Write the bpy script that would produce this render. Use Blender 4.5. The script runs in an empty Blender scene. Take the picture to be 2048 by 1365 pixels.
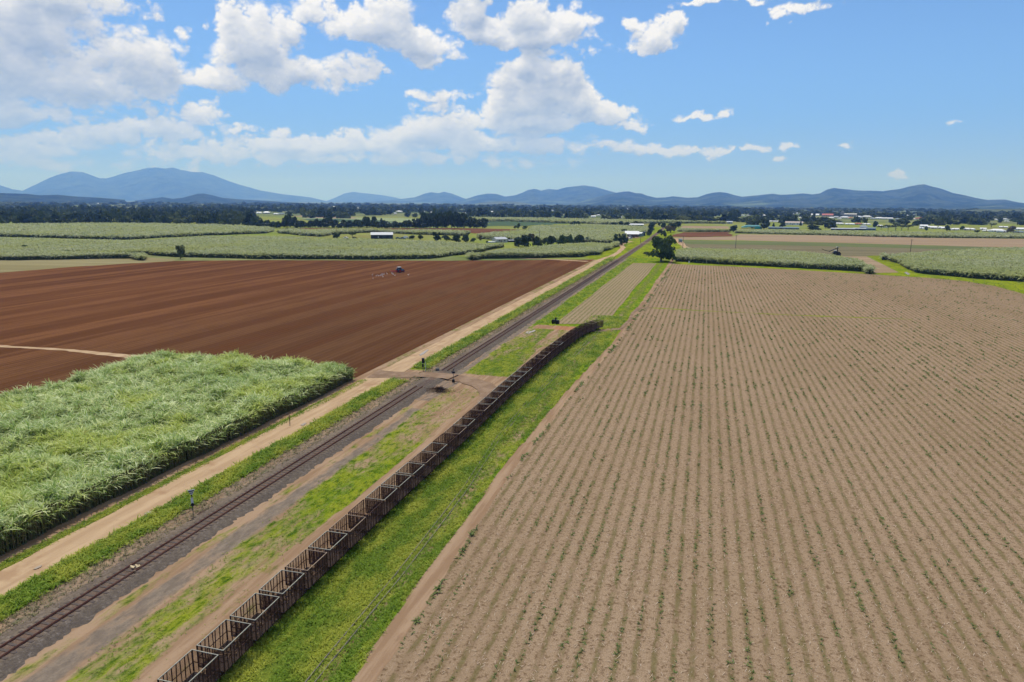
import bpy, math, random
import numpy as np
from mathutils import Vector, Matrix
from mathutils.geometry import tessellate_polygon
R = math.radians
rnd = random.Random(7)
rng = np.random.default_rng(11)
SC = bpy.context.scene
COL = SC.collection

# ------------------------------------------------------------------ camera
CAMH = 33.0
PITCH = math.atan((682.5 - 405.0) / 1365.0)
YAW = R(-15.6068)
ROLL = R(0.4)
FWD = Vector((math.sin(YAW) * math.cos(PITCH), math.cos(YAW) * math.cos(PITCH), -math.sin(PITCH)))
r0 = Vector((math.cos(YAW), -math.sin(YAW), 0.0))
u0 = r0.cross(FWD)
RGT = r0 * math.cos(ROLL) + u0 * math.sin(ROLL)
UPV = -r0 * math.sin(ROLL) + u0 * math.cos(ROLL)
cd = bpy.data.cameras.new('camera'); cam = bpy.data.objects.new('camera', cd); COL.objects.link(cam)
cd.sensor_width = 36.0; cd.lens = 36.0 * 1365.0 / 2048.0
cd.clip_start = 0.5; cd.clip_end = 90000.0
M = Matrix((RGT, UPV, -FWD)).transposed().to_4x4(); M.translation = Vector((0, 0, CAMH))
cam.matrix_world = M
SC.camera = cam

def ray(u, v):
    return FWD + RGT * ((u - 1024.0) / 1365.0) - UPV * ((v - 682.5) / 1365.0)
def at(u, v, z=0.0):
    "photograph position -> point of the plane at height z"
    d = ray(u, v); t = (CAMH - z) / -d.z
    return (d.x * t, d.y * t)
def toward(u, depth):
    "ground point in the direction of column u at a given distance"
    d = ray(u, 405.0); L = math.hypot(d.x, d.y)
    return (d.x / L * depth, d.y / L * depth)
def inview(x, y, z, mx=0.12):
    x, y, z = np.asarray(x), np.asarray(y), np.asarray(z) - CAMH
    k = x * FWD.x + y * FWD.y + z * FWD.z
    k = np.where(k < 1, 1e-3, k)
    a = (x * RGT.x + y * RGT.y + z * RGT.z) / k * 1365 / 2048
    b = (x * UPV.x + y * UPV.y + z * UPV.z) / k * 1365 / 2048
    return (k > 5) & (np.abs(a) < 0.5 + mx) & (np.abs(b) < 0.3335 + mx)

# ------------------------------------------------------------------ node helper
class NT:
    def __init__(s, tree):
        s.t = tree; s.n = tree.nodes; s.l = tree.links
    def add(s, typ, props=None, **ins):
        n = s.n.new(typ)
        for k, v in (props or {}).items(): setattr(n, k, v)
        for k, v in ins.items():
            key = int(k[1:]) if k[0] == 'i' and k[1:].isdigit() else k.replace('_', ' ')
            s.put(n.inputs[key], v)
        return n
    def put(s, sock, v):
        if isinstance(v, bpy.types.Node): v = v.outputs[0]
        if isinstance(v, bpy.types.NodeSocket): s.l.new(v, sock)
        elif isinstance(v, (tuple, list)) and len(v) == 3 and sock.type == 'RGBA': sock.default_value = (*v, 1)
        else: sock.default_value = v
    def m(s, op, a, b=0.0, c=None, clamp=False):
        n = s.add('ShaderNodeMath', {'operation': op, 'use_clamp': clamp}, i0=a, i1=b)
        if c is not None: s.put(n.inputs[2], c)
        return n.outputs[0]
    def vm(s, op, a, b=(0, 0, 0)):
        n = s.add('ShaderNodeVectorMath', {'operation': op}, i0=a)
        if op == 'SCALE': s.put(n.inputs['Scale'], b)
        else: s.put(n.inputs[1], b)
        return n.outputs['Value'] if op in ('LENGTH', 'DOT_PRODUCT', 'DISTANCE') else n.outputs[0]
    def obj(s): return s.add('ShaderNodeTexCoord').outputs['Object']
    def map(s, v, scale=(1, 1, 1), rot=(0, 0, 0), loc=(0, 0, 0)):
        n = s.add('ShaderNodeMapping'); s.put(n.inputs['Vector'], v)
        n.inputs['Scale'].default_value = scale; n.inputs['Rotation'].default_value = rot; n.inputs['Location'].default_value = loc
        return n.outputs[0]
    def noise(s, v, scale=1.0, detail=3.0, rough=0.55, dist=0.0):
        n = s.add('ShaderNodeTexNoise', None, Scale=scale, Detail=detail, Roughness=rough, Distortion=dist)
        if v is not None: s.put(n.inputs['Vector'], v)
        return n.outputs['Fac']
    def mr(s, v, a, b, c=0.0, d=1.0, smooth=True):
        n = s.add('ShaderNodeMapRange', {'interpolation_type': 'SMOOTHSTEP' if smooth else 'LINEAR'})
        for i, x in enumerate((v, a, b, c, d)): s.put(n.inputs[i], x)
        return n.outputs[0]
    def mix(s, f, a, b):
        n = s.add('ShaderNodeMix', {'data_type': 'RGBA'})
        s.put(n.inputs[0], f); s.put(n.inputs[6], a); s.put(n.inputs[7], b)
        return n.outputs[2]
    def bump(s, h, strength=0.5, dist=0.1):
        return s.add('ShaderNodeBump', None, Strength=strength, Distance=dist, Height=h).outputs[0]
    def sep(s, v):
        n = s.add('ShaderNodeSeparateXYZ'); s.put(n.inputs[0], v); return n.outputs
    def comb(s, x, y, z):
        return s.add('ShaderNodeCombineXYZ', None, i0=x, i1=y, i2=z).outputs[0]
    def attr(s, name):
        return s.add('ShaderNodeAttribute', {'attribute_name': name}).outputs

def lin(c): 
    c = c / 255.0
    return c / 12.92 if c < .04045 else ((c + .055) / 1.055) ** 2.4
KL = 1.22
def A(r, g, b, k=KL):
    "base colour of a surface that shows as this sRGB colour in full daylight"
    return (lin(r) / k, lin(g) / k, lin(b) / k)

def material(name, build, rough=1.0, spec=0.0):
    m = bpy.data.materials.new(name); m.use_nodes = True
    t = NT(m.node_tree); bs = m.node_tree.nodes['Principled BSDF']
    bs.inputs['Roughness'].default_value = rough
    bs.inputs['Specular IOR Level'].default_value = spec
    r = build(t, bs)
    if r is not None: t.put(bs.inputs['Base Color'], r)
    return m

# ------------------------------------------------------------------ world
SUN_EL = R(64); SUN_DIR = Vector((-0.55, 0.83, 0)).normalized()
sun_dir = Vector((SUN_DIR.x * math.cos(SUN_EL), SUN_DIR.y * math.cos(SUN_EL), math.sin(SUN_EL)))
sl = bpy.data.lights.new('sun', 'SUN'); sl.energy = 3.8; sl.angle = R(0.53); sl.color = (1.0, 0.965, 0.91)
so = bpy.data.objects.new('sun', sl); COL.objects.link(so)
so.rotation_euler = (-sun_dir).to_track_quat('-Z', 'Y').to_euler()

W = bpy.data.worlds.new('World'); SC.world = W; W.use_nodes = True
wt = NT(W.node_tree); bg = W.node_tree.nodes['Background']
sky = wt.add('ShaderNodeTexSky', {'sky_type': 'NISHITA', 'sun_disc': False})
sky.sun_elevation = SUN_EL; sky.sun_rotation = math.atan2(SUN_DIR.x, SUN_DIR.y)
sky.altitude = 0; sky.air_density = 1.0; sky.dust_density = 0.0; sky.ozone_density = 3.0
skyc = wt.vm('MULTIPLY', sky.outputs[0], (0.115 * .66, 0.115 * .84, 0.115 * 1.09))
Zs = wt.sep(wt.add('ShaderNodeTexCoord').outputs['Generated'])[2]
skyc = wt.mix(wt.mr(Zs, -.02, .34, 1.0, 0.0), skyc, wt.mix(wt.mr(Zs, 0.0, .13), (0.31, 0.52, 1.02), (0.19, 0.44, 1.02)))      # pale moist air low in the sky
skyc = wt.mix(wt.mr(Zs, .36, .62, 0.0, .55), skyc, (.74, .76, .78))      # pale tone added to the unseen upper sky to whiten the ambient light
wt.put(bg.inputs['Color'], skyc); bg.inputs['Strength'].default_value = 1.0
W.cycles.sampling_method = 'MANUAL'; W.cycles.sample_map_resolution = 512

SC.view_settings.view_transform = 'Standard'; SC.view_settings.look = 'None'
SC.view_settings.exposure = -0.05; SC.view_settings.gamma = 1.0
cy = SC.cycles
cy.max_bounces = 6; cy.diffuse_bounces = 3; cy.glossy_bounces = 2; cy.transmission_bounces = 3; cy.volume_bounces = 3; cy.transparent_max_bounces = 16
cy.use_denoising = True
cy.sample_clamp_indirect = 6.0

# ------------------------------------------------------------------ numpy noise
_T = rng.random((256, 256))
def vnoise(x, y):
    xi = np.floor(x).astype(int); yi = np.floor(y).astype(int); fx = x - xi; fy = y - yi
    fx = fx * fx * (3 - 2 * fx); fy = fy * fy * (3 - 2 * fy)
    g = lambda a, b: _T[a & 255, b & 255]
    return (g(xi, yi) * (1 - fx) + g(xi + 1, yi) * fx) * (1 - fy) + (g(xi, yi + 1) * (1 - fx) + g(xi + 1, yi + 1) * fx) * fy
def fbm(x, y, oct=4, gain=.5):
    x = np.asarray(x, float); y = np.asarray(y, float)
    s = 0; a = 1; t = 0
    for i in range(oct):
        s = s + a * vnoise(x + 17.3 * i, y - 9.1 * i); t += a; a *= gain; x = x * 2.03; y = y * 2.03
    return s / t

# ------------------------------------------------------------------ object helpers
def tag(o, label=None, cat=None, group=None, kind=None):
    if label: o['label'] = label
    if cat: o['category'] = cat
    if group: o['group'] = group
    if kind: o['kind'] = kind
    return o
def link(name, data, parent=None, loc=None):
    o = bpy.data.objects.new(name, data); COL.objects.link(o)
    if parent is not None: o.parent = parent
    if loc is not None: o.location = loc
    return o
def np_mesh(name, V, F, mat, attrs=None, smooth=False):
    V = np.asarray(V, np.float32).reshape(-1, 3)
    Fs = [np.asarray(f, np.int32) for f in (F if isinstance(F, (list, tuple)) else [F]) if len(f)]
    me = bpy.data.meshes.new(name)
    me.vertices.add(len(V)); me.vertices.foreach_set('co', V.ravel())
    nl = sum(f.size for f in Fs); npg = sum(len(f) for f in Fs)
    me.loops.add(nl); me.polygons.add(npg)
    me.loops.foreach_set('vertex_index', np.concatenate([f.ravel() for f in Fs]))
    st = []; o = 0
    for f in Fs:
        st.append(o + np.arange(len(f)) * f.shape[1]); o += f.size
    me.polygons.foreach_set('loop_start', np.concatenate(st).astype(np.int32))
    if smooth: me.polygons.foreach_set('use_smooth', np.ones(npg, bool))
    for k, a in (attrs or {}).items():
        at_ = me.attributes.new(k, 'FLOAT', 'POINT'); at_.data.foreach_set('value', np.asarray(a, np.float32))
    me.update(calc_edges=True)
    me.materials.append(mat)
    return me

class MB:
    "collects boxes, bars, tubes into one mesh"
    def __init__(s): s.V = []; s.F = []
    def raw(s, V, F):
        o = len(s.V); s.V += [tuple(v) for v in V]; s.F += [tuple(i + o for i in f) for f in F]; return s
    def box(s, x0, x1, y0, y1, z0, z1):
        V = [(x, y, z) for z in (z0, z1) for y in (y0, y1) for x in (x0, x1)]
        return s.raw(V, [(0, 2, 3, 1), (4, 5, 7, 6), (0, 1, 5, 4), (2, 6, 7, 3), (0, 4, 6, 2), (1, 3, 7, 5)])
    def bar(s, p, q, w=.05, h=None, n=4):
        h = h or w; p = Vector(p); q = Vector(q); d = (q - p).normalized()
        up = Vector((0, 0, 1)) if abs(d.z) < .95 else Vector((0, 1, 0))
        a = d.cross(up).normalized(); b = a.cross(d)
        V = []
        for e in (p, q):
            for k in range(n):
                t = 2 * math.pi * (k + .5) / n
                V.append(e + a * (w * .5 * math.cos(t) * (1.414 if n == 4 else 1)) + b * (h * .5 * math.sin(t) * (1.414 if n == 4 else 1)))
        F = [(k, (k + 1) % n, n + (k + 1) % n, n + k) for k in range(n)] + [tuple(range(n))[::-1], tuple(range(n, 2 * n))]
        return s.raw(V, F)
    def cyl(s, p, q, r, n=14, r2=None):
        p = Vector(p); q = Vector(q); r2 = r if r2 is None else r2; d = (q - p).normalized()
        up = Vector((0, 0, 1)) if abs(d.z) < .95 else Vector((0, 1, 0)); a = d.cross(up).normalized(); b = a.cross(d)
        V = [e + a * (rr * math.cos(2 * math.pi * k / n)) + b * (rr * math.sin(2 * math.pi * k / n)) for e, rr in ((p, r), (q, r2)) for k in range(n)]
        return s.raw(V, [(k, (k + 1) % n, n + (k + 1) % n, n + k) for k in range(n)] + [tuple(range(n))[::-1], tuple(range(n, 2 * n))])
    def prism(s, pts, axis, a, b):
        n = len(pts)
        f = {'x': lambda p, t: (t, p[0], p[1]), 'y': lambda p, t: (p[0], t, p[1]), 'z': lambda p, t: (p[0], p[1], t)}[axis]
        V = [f(p, a) for p in pts] + [f(p, b) for p in pts]
        return s.raw(V, [(k, (k + 1) % n, n + (k + 1) % n, n + k) for k in range(n)] + [tuple(range(n))[::-1], tuple(range(n, 2 * n))])
    def mesh(s, name, mat):
        me = bpy.data.meshes.new(name); me.from_pydata([tuple(v) for v in s.V], [], s.F); me.materials.append(mat)
        import bmesh
        bm = bmesh.new(); bm.from_mesh(me); bmesh.ops.recalc_face_normals(bm, faces=bm.faces); bm.to_mesh(me); bm.free()
        return me
    def build(s, name, mat, parent=None, loc=None, rotz=0):
        o = link(name, s.mesh(name, mat), parent, loc)
        if rotz: o.rotation_euler.z = rotz
        return o
def empty(name, loc=(0, 0, 0), rotz=0, label=None, cat=None, group=None, scale=1.0):
    o = link(name, None, None, loc); o.rotation_euler.z = rotz; o.scale = (scale,) * 3
    return tag(o, label, cat, group)

def ragged(pts, amp, step0=0.5, rate=0.006, fr=0.6):
    "subdivide a closed outline and wobble it; step grows with distance"
    out = []
    n = len(pts)
    for i in range(n):
        a = np.array(pts[i], float); b = np.array(pts[(i + 1) % n], float); L = np.hypot(*(b - a))
        if L < 1e-6: continue
        t = 0.0; nrm = np.array([-(b - a)[1], (b - a)[0]]) / L
        while t < L:
            p = a + (b - a) * t / L; dist = math.hypot(*p)
            st = max(step0, rate * dist)
            f = fr * min(1.0, 60 / max(dist, 1)) + .02
            e = min(1.0, t / (2 * st), (L - t) / (2 * st))
            k = (float(fbm(p[0] * f + 3.1, p[1] * f + 7.7, 4, .6)) - .5) * 2 * amp * max(1.0, dist / 150)
            out.append(tuple(p + nrm * k * e)); t += st
    return out
def sheet(name, pts, z, mat, amp=0.25, kind='structure', **kw):
    P = ragged(pts, amp, **kw) if amp else list(pts)
    P3 = [Vector((x, y, z)) for x, y in P]
    tr = tessellate_polygon([P3])
    me = bpy.data.meshes.new(name); me.from_pydata([tuple(p) for p in P3], [], [tuple(t) for t in tr]); me.materials.append(mat)
    if me.polygons and sum(p.normal.z for p in me.polygons) < 0: me.flip_normals()
    o = link(name, me); o['kind'] = kind
    return o
def pxp(L, z=0.0): return [at(u, v, z) for u, v in L]
def inpoly(x, y, pts):
    c = np.zeros(x.shape, bool); n = len(pts); j = n - 1
    for i in range(n):
        xi, yi = pts[i]; xj, yj = pts[j]
        if yi != yj:
            c ^= ((yi > y) != (yj > y)) & (x < (xj - xi) * (y - yi) / (yj - yi) + xi)
        j = i
    return c


# ------------------------------------------------------------------ sky: the far backdrop of clouds, well beyond the haze
def azel(u, v):
    d = ray(u, v); return math.degrees(math.atan2(d.x, d.y)), math.degrees(math.atan2(d.z, math.hypot(d.x, d.y)))
BL = [  # u, v, half width, half height, strength
 (60,40,170,90,1),(140,165,200,62,1.1),(255,120,120,75,1.1),(335,125,52,58,.9),(30,150,120,60,1),(400,232,55,36,.7),(100,0,170,60,1),(30,225,200,30,.8),(-60,120,120,120,1),
 (510,90,62,80,1.1),(482,50,40,48,.9),(625,12,55,36,.9),(600,150,125,42,1.1),(665,140,80,34,.9),(450,160,62,36,.8),(565,60,40,50,.9),
 (745,55,95,48,1.1),(835,88,82,36,1),(700,50,52,36,.9),(790,26,62,38,1),(940,22,38,45,1),(965,62,60,34,1),(1055,76,115,28,1.1),(1050,30,52,42,1),(1140,58,48,34,.9),(1095,108,60,12,.3),(870,120,40,14,.6),
 (1312,78,52,26,.95),(1350,48,22,28,.9),(1272,58,26,10,.6),(1595,24,48,14,.55),(1505,4,32,10,.6),(1410,5,60,12,.7),(1560,38,20,10,.4),
 (1000,185,40,58,.95),(1035,140,50,30,.9),(1130,140,40,32,.9),(1090,190,92,60,1.2),(1085,148,62,34,1),(1015,210,55,55,1),(1140,165,46,44,.95),(1205,232,66,24,.95),(1170,212,40,30,.9),(1262,254,34,10,.6),(1060,245,92,32,1),
 (890,196,48,13,.55),(882,222,30,22,.6),(850,272,120,34,.85),(925,268,58,46,.95),(760,285,92,32,.8),(980,285,90,26,.8),(1050,292,150,18,.7),(1255,299,200,13,.72),(1480,298,55,7,.45),
 (600,292,120,28,.75),(300,262,84,30,.8),(230,275,70,24,.75),(120,296,150,18,.7),(60,242,46,16,.5),(440,305,170,20,.5),(50,318,220,22,.5),(690,312,300,18,.4),
 (1372,238,34,10,.7),(1438,229,20,8,.55),(1682,290,20,6,.55),(1558,318,18,7,.5),(1580,286,26,5,.3),(480,258,16,6,.4),(350,60,16,14,.3),(300,25,26,20,.35),(420,48,14,10,.35),
 (1640,-30,80,20,.7),(300,-60,220,40,.9),(900,-70,200,40,.9),(1300,-90,120,30,.8),(2350,120,120,60,1),(2500,250,200,40,.9),(-300,200,200,60,1),(-500,80,240,90,1),(1810,345,14,5,.3),(1900,235,12,4,.3)]

def make_sky():
    st = .055; az = np.arange(-64, 34, st); el = np.arange(.6, 24, st); AZ, EL = np.meshgrid(az, el)
    def puff(x, y, o, g=.55):
        s = 0; a = 1; t = 0
        for i in range(o):
            n = vnoise(x + 31.7 * i, y + 11.9 * i); s = s + a * np.abs(2 * n - 1); t += a; a *= g; x, y = (x * 1.6 - y * 1.2) * 1.02, (x * 1.2 + y * 1.6) * 1.02
        return s / t
    wx = (fbm(AZ * .35, EL * .45, 4) - .5) * 2.4 + (fbm(AZ * 1.6, EL * 1.9, 3) - .5) * .8; wy = (fbm(AZ * .35 + 50, EL * .45 + 20, 4) - .5) * 1.5 + (fbm(AZ * 1.6 + 9, EL * 1.9 + 70, 3) - .5) * .6
    X, Y = AZ + wx, EL + wy; acc = np.full(AZ.shape, -3.0)
    for (u, v, ru, rv, s_) in BL:
        a0, e0 = azel(u, v); a1, _ = azel(u + ru, v); _, e1 = azel(u, v - rv); ra, re = abs(a1 - a0), abs(e1 - e0)
        dy = Y - e0; q = np.hypot((X - a0) / ra, np.where(dy < 0, dy * 1.25, dy) / re)
        b = s_ * (1 - q); h = np.clip(.5 + .5 * (b - acc) / .22, 0, 1); acc = acc * (1 - h) + b * h + .22 * .5 * h * (1 - h)
    f = fbm(AZ * .5 + 4, EL * .7, 5, .55) - .5; p = puff(AZ * .75, EL * .95 + 3, 4, .5); p2 = puff(AZ * 2.6 + 7, EL * 3.1, 4, .6)
    hf = fbm(AZ * 6 + 7, EL * 7, 3, .6) - .5
    base = acc + .85 * f + .75 * (p - .36) + .20
    d = base + .26 * (p2 - .36) + .12 * hf
    soft = .26 + .9 * np.clip(fbm(AZ * .3 + 90, EL * .4, 3) - .42, 0, 1)
    cover = np.clip(d / (soft + .10), 0, 1); cover = cover * cover * (3 - 2 * cover)
    D = np.clip(d, 0, 1.2); B = np.clip(base, 0, 1.2)
    # light soaked up on the way in from the sun, which stands high and a little to the left
    tau = np.zeros(D.shape); tau2 = np.zeros(D.shape); n = D.shape[0]
    for k in range(1, 36):
        sh = int(k * 2.2); sx = int(k * .6)
        Q = np.zeros(D.shape); Q[:n - sh, :] = B[sh:, :]; Q = np.roll(Q, sx, 1); tau += Q * (.965 ** k)
        if k < 9: Q = np.zeros(D.shape); Q[:n - k, :] = D[k:, :]; tau2 += Q
    tau *= .055
    g1 = D - np.roll(np.roll(D, -3, 0), 1, 1); g2 = B - np.roll(np.roll(B, -12, 0), 5, 1)
    lm = np.exp(-1.5 * tau)
    lit = .04 + .98 * lm + (.25 + .75 * lm) * (.50 * g1 + .50 * g2) - .07 * np.clip(B, 0, 1) + .16 * (fbm(AZ * .7, EL * 1.0 + 40, 4) - .5)
    lit = np.clip(lit, 0, 1)
    far = np.clip(1 - (EL - .5) / 8.5, 0, 1)
    cover = cover * (1 - .60 * far ** 1.7) * .985
    R_ = 60000.0; a_, e_ = np.radians(AZ), np.radians(EL)
    V = np.stack([R_ * np.cos(e_) * np.sin(a_), R_ * np.cos(e_) * np.cos(a_), CAMH + R_ * np.sin(e_)], -1).reshape(-1, 3)
    I = np.arange(AZ.size).reshape(AZ.shape); F = np.stack([I[:-1, :-1], I[:-1, 1:], I[1:, 1:], I[1:, :-1]], -1).reshape(-1, 4)
    c = cover.ravel(); keep = (c[F] > .004).any(1); F = F[keep]
    used = np.zeros(len(V), bool); used[F.ravel()] = True; idx = np.cumsum(used) - 1
    m = bpy.data.materials.new('cloud'); m.use_nodes = True; t = NT(m.node_tree); m.node_tree.nodes.remove(m.node_tree.nodes['Principled BSDF'])
    col = t.mix(t.attr('lit')['Fac'], (.33, .42, .57), (1.0, 1.0, 1.0)); col = t.mix(t.m('MULTIPLY', t.attr('far')['Fac'], .42), col, (.50, .66, .86))  # sunlit tops, shaded bases and low haze painted into the clouds' own glow
    em = t.add('ShaderNodeEmission'); t.put(em.inputs[0], col); tr = t.add('ShaderNodeBsdfTransparent'); mx = t.add('ShaderNodeMixShader')
    t.put(mx.inputs[0], t.attr('cover')['Fac']); t.put(mx.inputs[1], tr); t.put(mx.inputs[2], em); t.put(m.node_tree.nodes['Material Output'].inputs[0], mx)
    m.cycles.emission_sampling = 'NONE'
    o = link('sky', np_mesh('sky', V[used], idx[F], m, dict(lit=lit.ravel()[used], cover=c[used], far=far.ravel()[used]))); o['kind'] = 'structure'
make_sky()

# ------------------------------------------------------------------ ground materials
def grass_build(dark, mid, yel, dry=None, dry_amt=0.0, stretch=0.35, sc=1.0):
    def f(t, bs):
        p = t.obj(); q = t.map(p, scale=(1, stretch, 1))
        n1 = t.noise(q, 0.22 * sc, 4, .6); n2 = t.noise(q, 1.1 * sc, 4, .65); n3 = t.noise(p, 6.0 * sc, 3, .7); n4 = t.noise(t.map(p, loc=(40, 9, 0), scale=(1, stretch, 1)), 0.1 * sc, 3, .6)
        c = t.mix(t.mr(n1, .38, .62), mid, yel)
        c = t.mix(t.mr(n2, .52, .72, 0, .8), c, dark)
        c = t.mix(t.mr(n4, .5, .7, 0, .6), c, dark)
        if dry: c = t.mix(t.m('MULTIPLY', t.mr(t.m('ADD', t.m('MULTIPLY', n2, .5), t.m('MULTIPLY', n4, .6)), .5, .68), dry_amt), c, dry)
        c = t.mix(t.mr(n3, .35, .75, 0, .45), c, tuple(x * .45 for x in mid))
        t.put(bs.inputs['Normal'], t.bump(t.m('ADD', t.m('MULTIPLY', n3, .5), n2), .8, .25))
        return c
    return f
def soil_build(base, dark, light, spacing=1.5, rot=0.0, patch=0.02, furrow=0.5, green=None):
    def f(t, bs):
        p = t.map(t.obj(), rot=(0, 0, rot)); X, Y, Z = t.sep(p)
        n1 = t.noise(t.map(p, scale=(1, .45, 1)), patch, 4, .6); n2 = t.noise(t.map(p, scale=(1, .12, 1)), .35, 4, .6); n3 = t.noise(p, 2.2, 4, .7); n5 = t.noise(p, 14.0, 2, .7)
        nb = t.noise(t.map(p, scale=(1, .015, 1), loc=(5, 3, 0)), .12, 3, .6)
        w = t.m('SINE', t.m('MULTIPLY_ADD', n3, .9, t.m('MULTIPLY', X, 6.2832 / spacing)))
        c = t.mix(t.mr(n1, .35, .65), base, dark)
        c = t.mix(t.mr(nb, .45, .58, 0, .8), c, light); c = t.mix(t.mr(n3, .5, .7, 0, .4), c, tuple(x * .6 for x in dark))
        c = t.mix(t.mr(nb, .42, .3, 0, .5), c, dark)
        c = t.mix(t.mr(n2, .45, .7, 0, .5), c, dark)
        c = t.mix(t.m('MULTIPLY', t.mr(w, -1, 1, 0, furrow), t.mr(n2, .3, .7, .4, 1)), c, tuple(x * .55 for x in dark))
        if furrow == .38: c = t.mix(t.m('MULTIPLY', t.m('MULTIPLY', t.mr(X, -170, -85), t.mr(Y, 400, 330)), t.mr(nb, .35, .6, .0, .55)), c, A(78, 62, 46))
        if green: c = t.mix(t.mr(n3, .58, .75, 0, .5), c, green)
        c = t.mix(t.mr(n5, .4, .8, 0, .35), c, light)
        t.put(bs.inputs['Normal'], t.bump(t.m('MULTIPLY_ADD', w, .35, n3), .7, .22))
        return c
    return f
def stubble_build(straw, mid, dark, green, spacing, x0, rot=0.0, gamt=.52):
    def f(t, bs):
        p = t.map(t.obj(), rot=(0, 0, rot)); X, Y, Z = t.sep(p)
        n3 = t.noise(p, 3.0, 5, .75); n5 = t.noise(t.map(p, scale=(1, .6, 1)), 11.0, 3, .8); n1 = t.noise(t.map(p, scale=(1, .3, 1)), .05, 4, .6)
        n6 = t.noise(t.map(p, scale=(.8, 1, 1), loc=(30, 3, 0)), .8, 4, .6)
        nr = t.noise(t.map(p, scale=(1.0, .30, 1), loc=(9, 9, 0)), 1.6, 3, .6)
        wob = t.m('MULTIPLY', t.m('SUBTRACT', t.noise(p, .4, 4, .65), .5), .35)
        ph = t.m('DIVIDE', t.m('SUBTRACT', t.m('ADD', X, wob), x0), spacing)
        fr = t.m('ABSOLUTE', t.m('SUBTRACT', t.m('FRACT', t.m('ADD', ph, .5)), .5))   # 0 on the row
        row = t.mr(fr, .07, .22, 1, 0)
        c = t.mix(t.mr(n5, .38, .62), mid, straw)
        c = t.mix(t.mr(n1, .4, .62, 0, .45), c, mid)
        c = t.mix(t.m('MULTIPLY', t.mr(n3, .50, .64), .85), c, dark)
        c = t.mix(t.m('MULTIPLY', t.mr(fr, .3, .5, 0, .3), t.mr(n6, .4, .6)), c, straw)
        c = t.mix(t.m('MULTIPLY', row, t.m('MULTIPLY', t.mr(nr, .38, .58), gamt)), c, green)
        c = t.mix(t.m('MULTIPLY', t.mr(fr, .1, .3, .30, 0), t.mr(n6, .3, .6, .4, 1)), c, dark)
        c = t.mix(t.mr(n5, .66, .74, 0, .7), c, tuple(min(.8, x * 1.45) for x in straw))
        t.put(bs.inputs['Normal'], t.bump(t.m('ADD', n5, n3), .6, .08))
        return c
    return f
G_D, G_M, G_Y = A(66, 98, 22), A(108, 142, 28), A(152, 162, 44)
m_grass = material('bright_grass', grass_build(G_D, G_M, G_Y, A(150, 128, 70), .35))
m_headland = material('headland_grass', grass_build(A(80, 105, 25), A(122, 142, 32), A(152, 160, 40), A(140, 130, 60), .3))
m_pasture = material('pasture', grass_build(A(95, 115, 50), A(130, 145, 65), A(150, 155, 80), A(160, 145, 100), .6, stretch=1, sc=.06))
m_plain = material('plain', grass_build(A(70, 90, 60), A(110, 125, 75), A(150, 150, 100), A(70, 85, 60), .9, stretch=1, sc=.012))
m_plough = material('ploughed_soil', soil_build(A(112, 74, 48), A(94, 62, 41), A(134, 92, 62), 1.5, 0, .012, .38))
m_red = material('red_soil', soil_build(A(118, 80, 58), A(104, 72, 52), A(130, 92, 70), 3, R(90), .02, .2))
m_stub = material('cane_stubble', stubble_build(A(174, 150, 124), A(146, 123, 97), A(102, 80, 58), A(104, 106, 54), 1.35, -19.3))
m_stub2 = material('cane_stubble_pale', stubble_build(A(174, 152, 124), A(150, 134, 104), A(112, 92, 66), A(98, 118, 46), 1.3, -38.0, gamt=.8))
m_tan = material('tan_soil', soil_build(A(163, 141, 113), A(153, 131, 104), A(172, 151, 125), 4, R(80), .01, .12))
m_fallow = material('fallow_soil', soil_build(A(152, 142, 104), A(140, 130, 92), A(160, 150, 112), 4, R(80), .02, .15, A(130, 140, 80)))
m_tan_g = material('tan_green_soil', soil_build(A(128, 120, 92), A(118, 110, 84), A(136, 128, 100), 4, R(80), .02, .15, A(110, 122, 76)))
m_young = material('young_crop', soil_build(A(112, 122, 78), A(104, 112, 74), A(122, 128, 88), 3, R(80), .03, .15, A(100, 124, 64)))
m_crop_d = material('dark_crop', soil_build(A(84, 104, 76), A(76, 96, 72), A(96, 114, 84), 6, R(80), .01, .1))
m_crop_p = material('pale_crop', soil_build(A(150, 160, 116), A(136, 150, 108), A(160, 168, 124), 6, R(80), .01, .1))
def road_build(t, bs):
    p = t.obj(); X, Y, Z = t.sep(p); q = t.map(p, scale=(1, .12, 1))
    n1 = t.noise(q, .9, 4, .6); n2 = t.noise(p, .25, 4, .6); n3 = t.noise(p, 9, 3, .7)
    c = t.mix(t.mr(n1, .35, .65), A(198, 170, 136), A(180, 151, 119))
    c = t.mix(t.mr(n2, .52, .68, 0, .6), c, A(160, 126, 96))
    c = t.mix(t.mr(n3, .5, .8, 0, .4), c, A(150, 120, 94))
    t.put(bs.inputs['Normal'], t.bump(t.m('ADD', n1, t.m('MULTIPLY', n3, .4)), .5, .1))
    return c
m_road = material('pale_dirt', road_build)
def track_build(t, bs):
    p = t.obj(); n1 = t.noise(p, .35, 5, .65); n3 = t.noise(p, 7, 3, .7)
    c = t.mix(t.mr(n1, .35, .65), A(158, 134, 112), A(134, 110, 90)); c = t.mix(t.mr(n3, .5, .8, 0, .5), c, A(116, 98, 84))
    t.put(bs.inputs['Normal'], t.bump(n3, .5, .08)); return c
m_track = material('brown_dirt', track_build)
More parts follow.
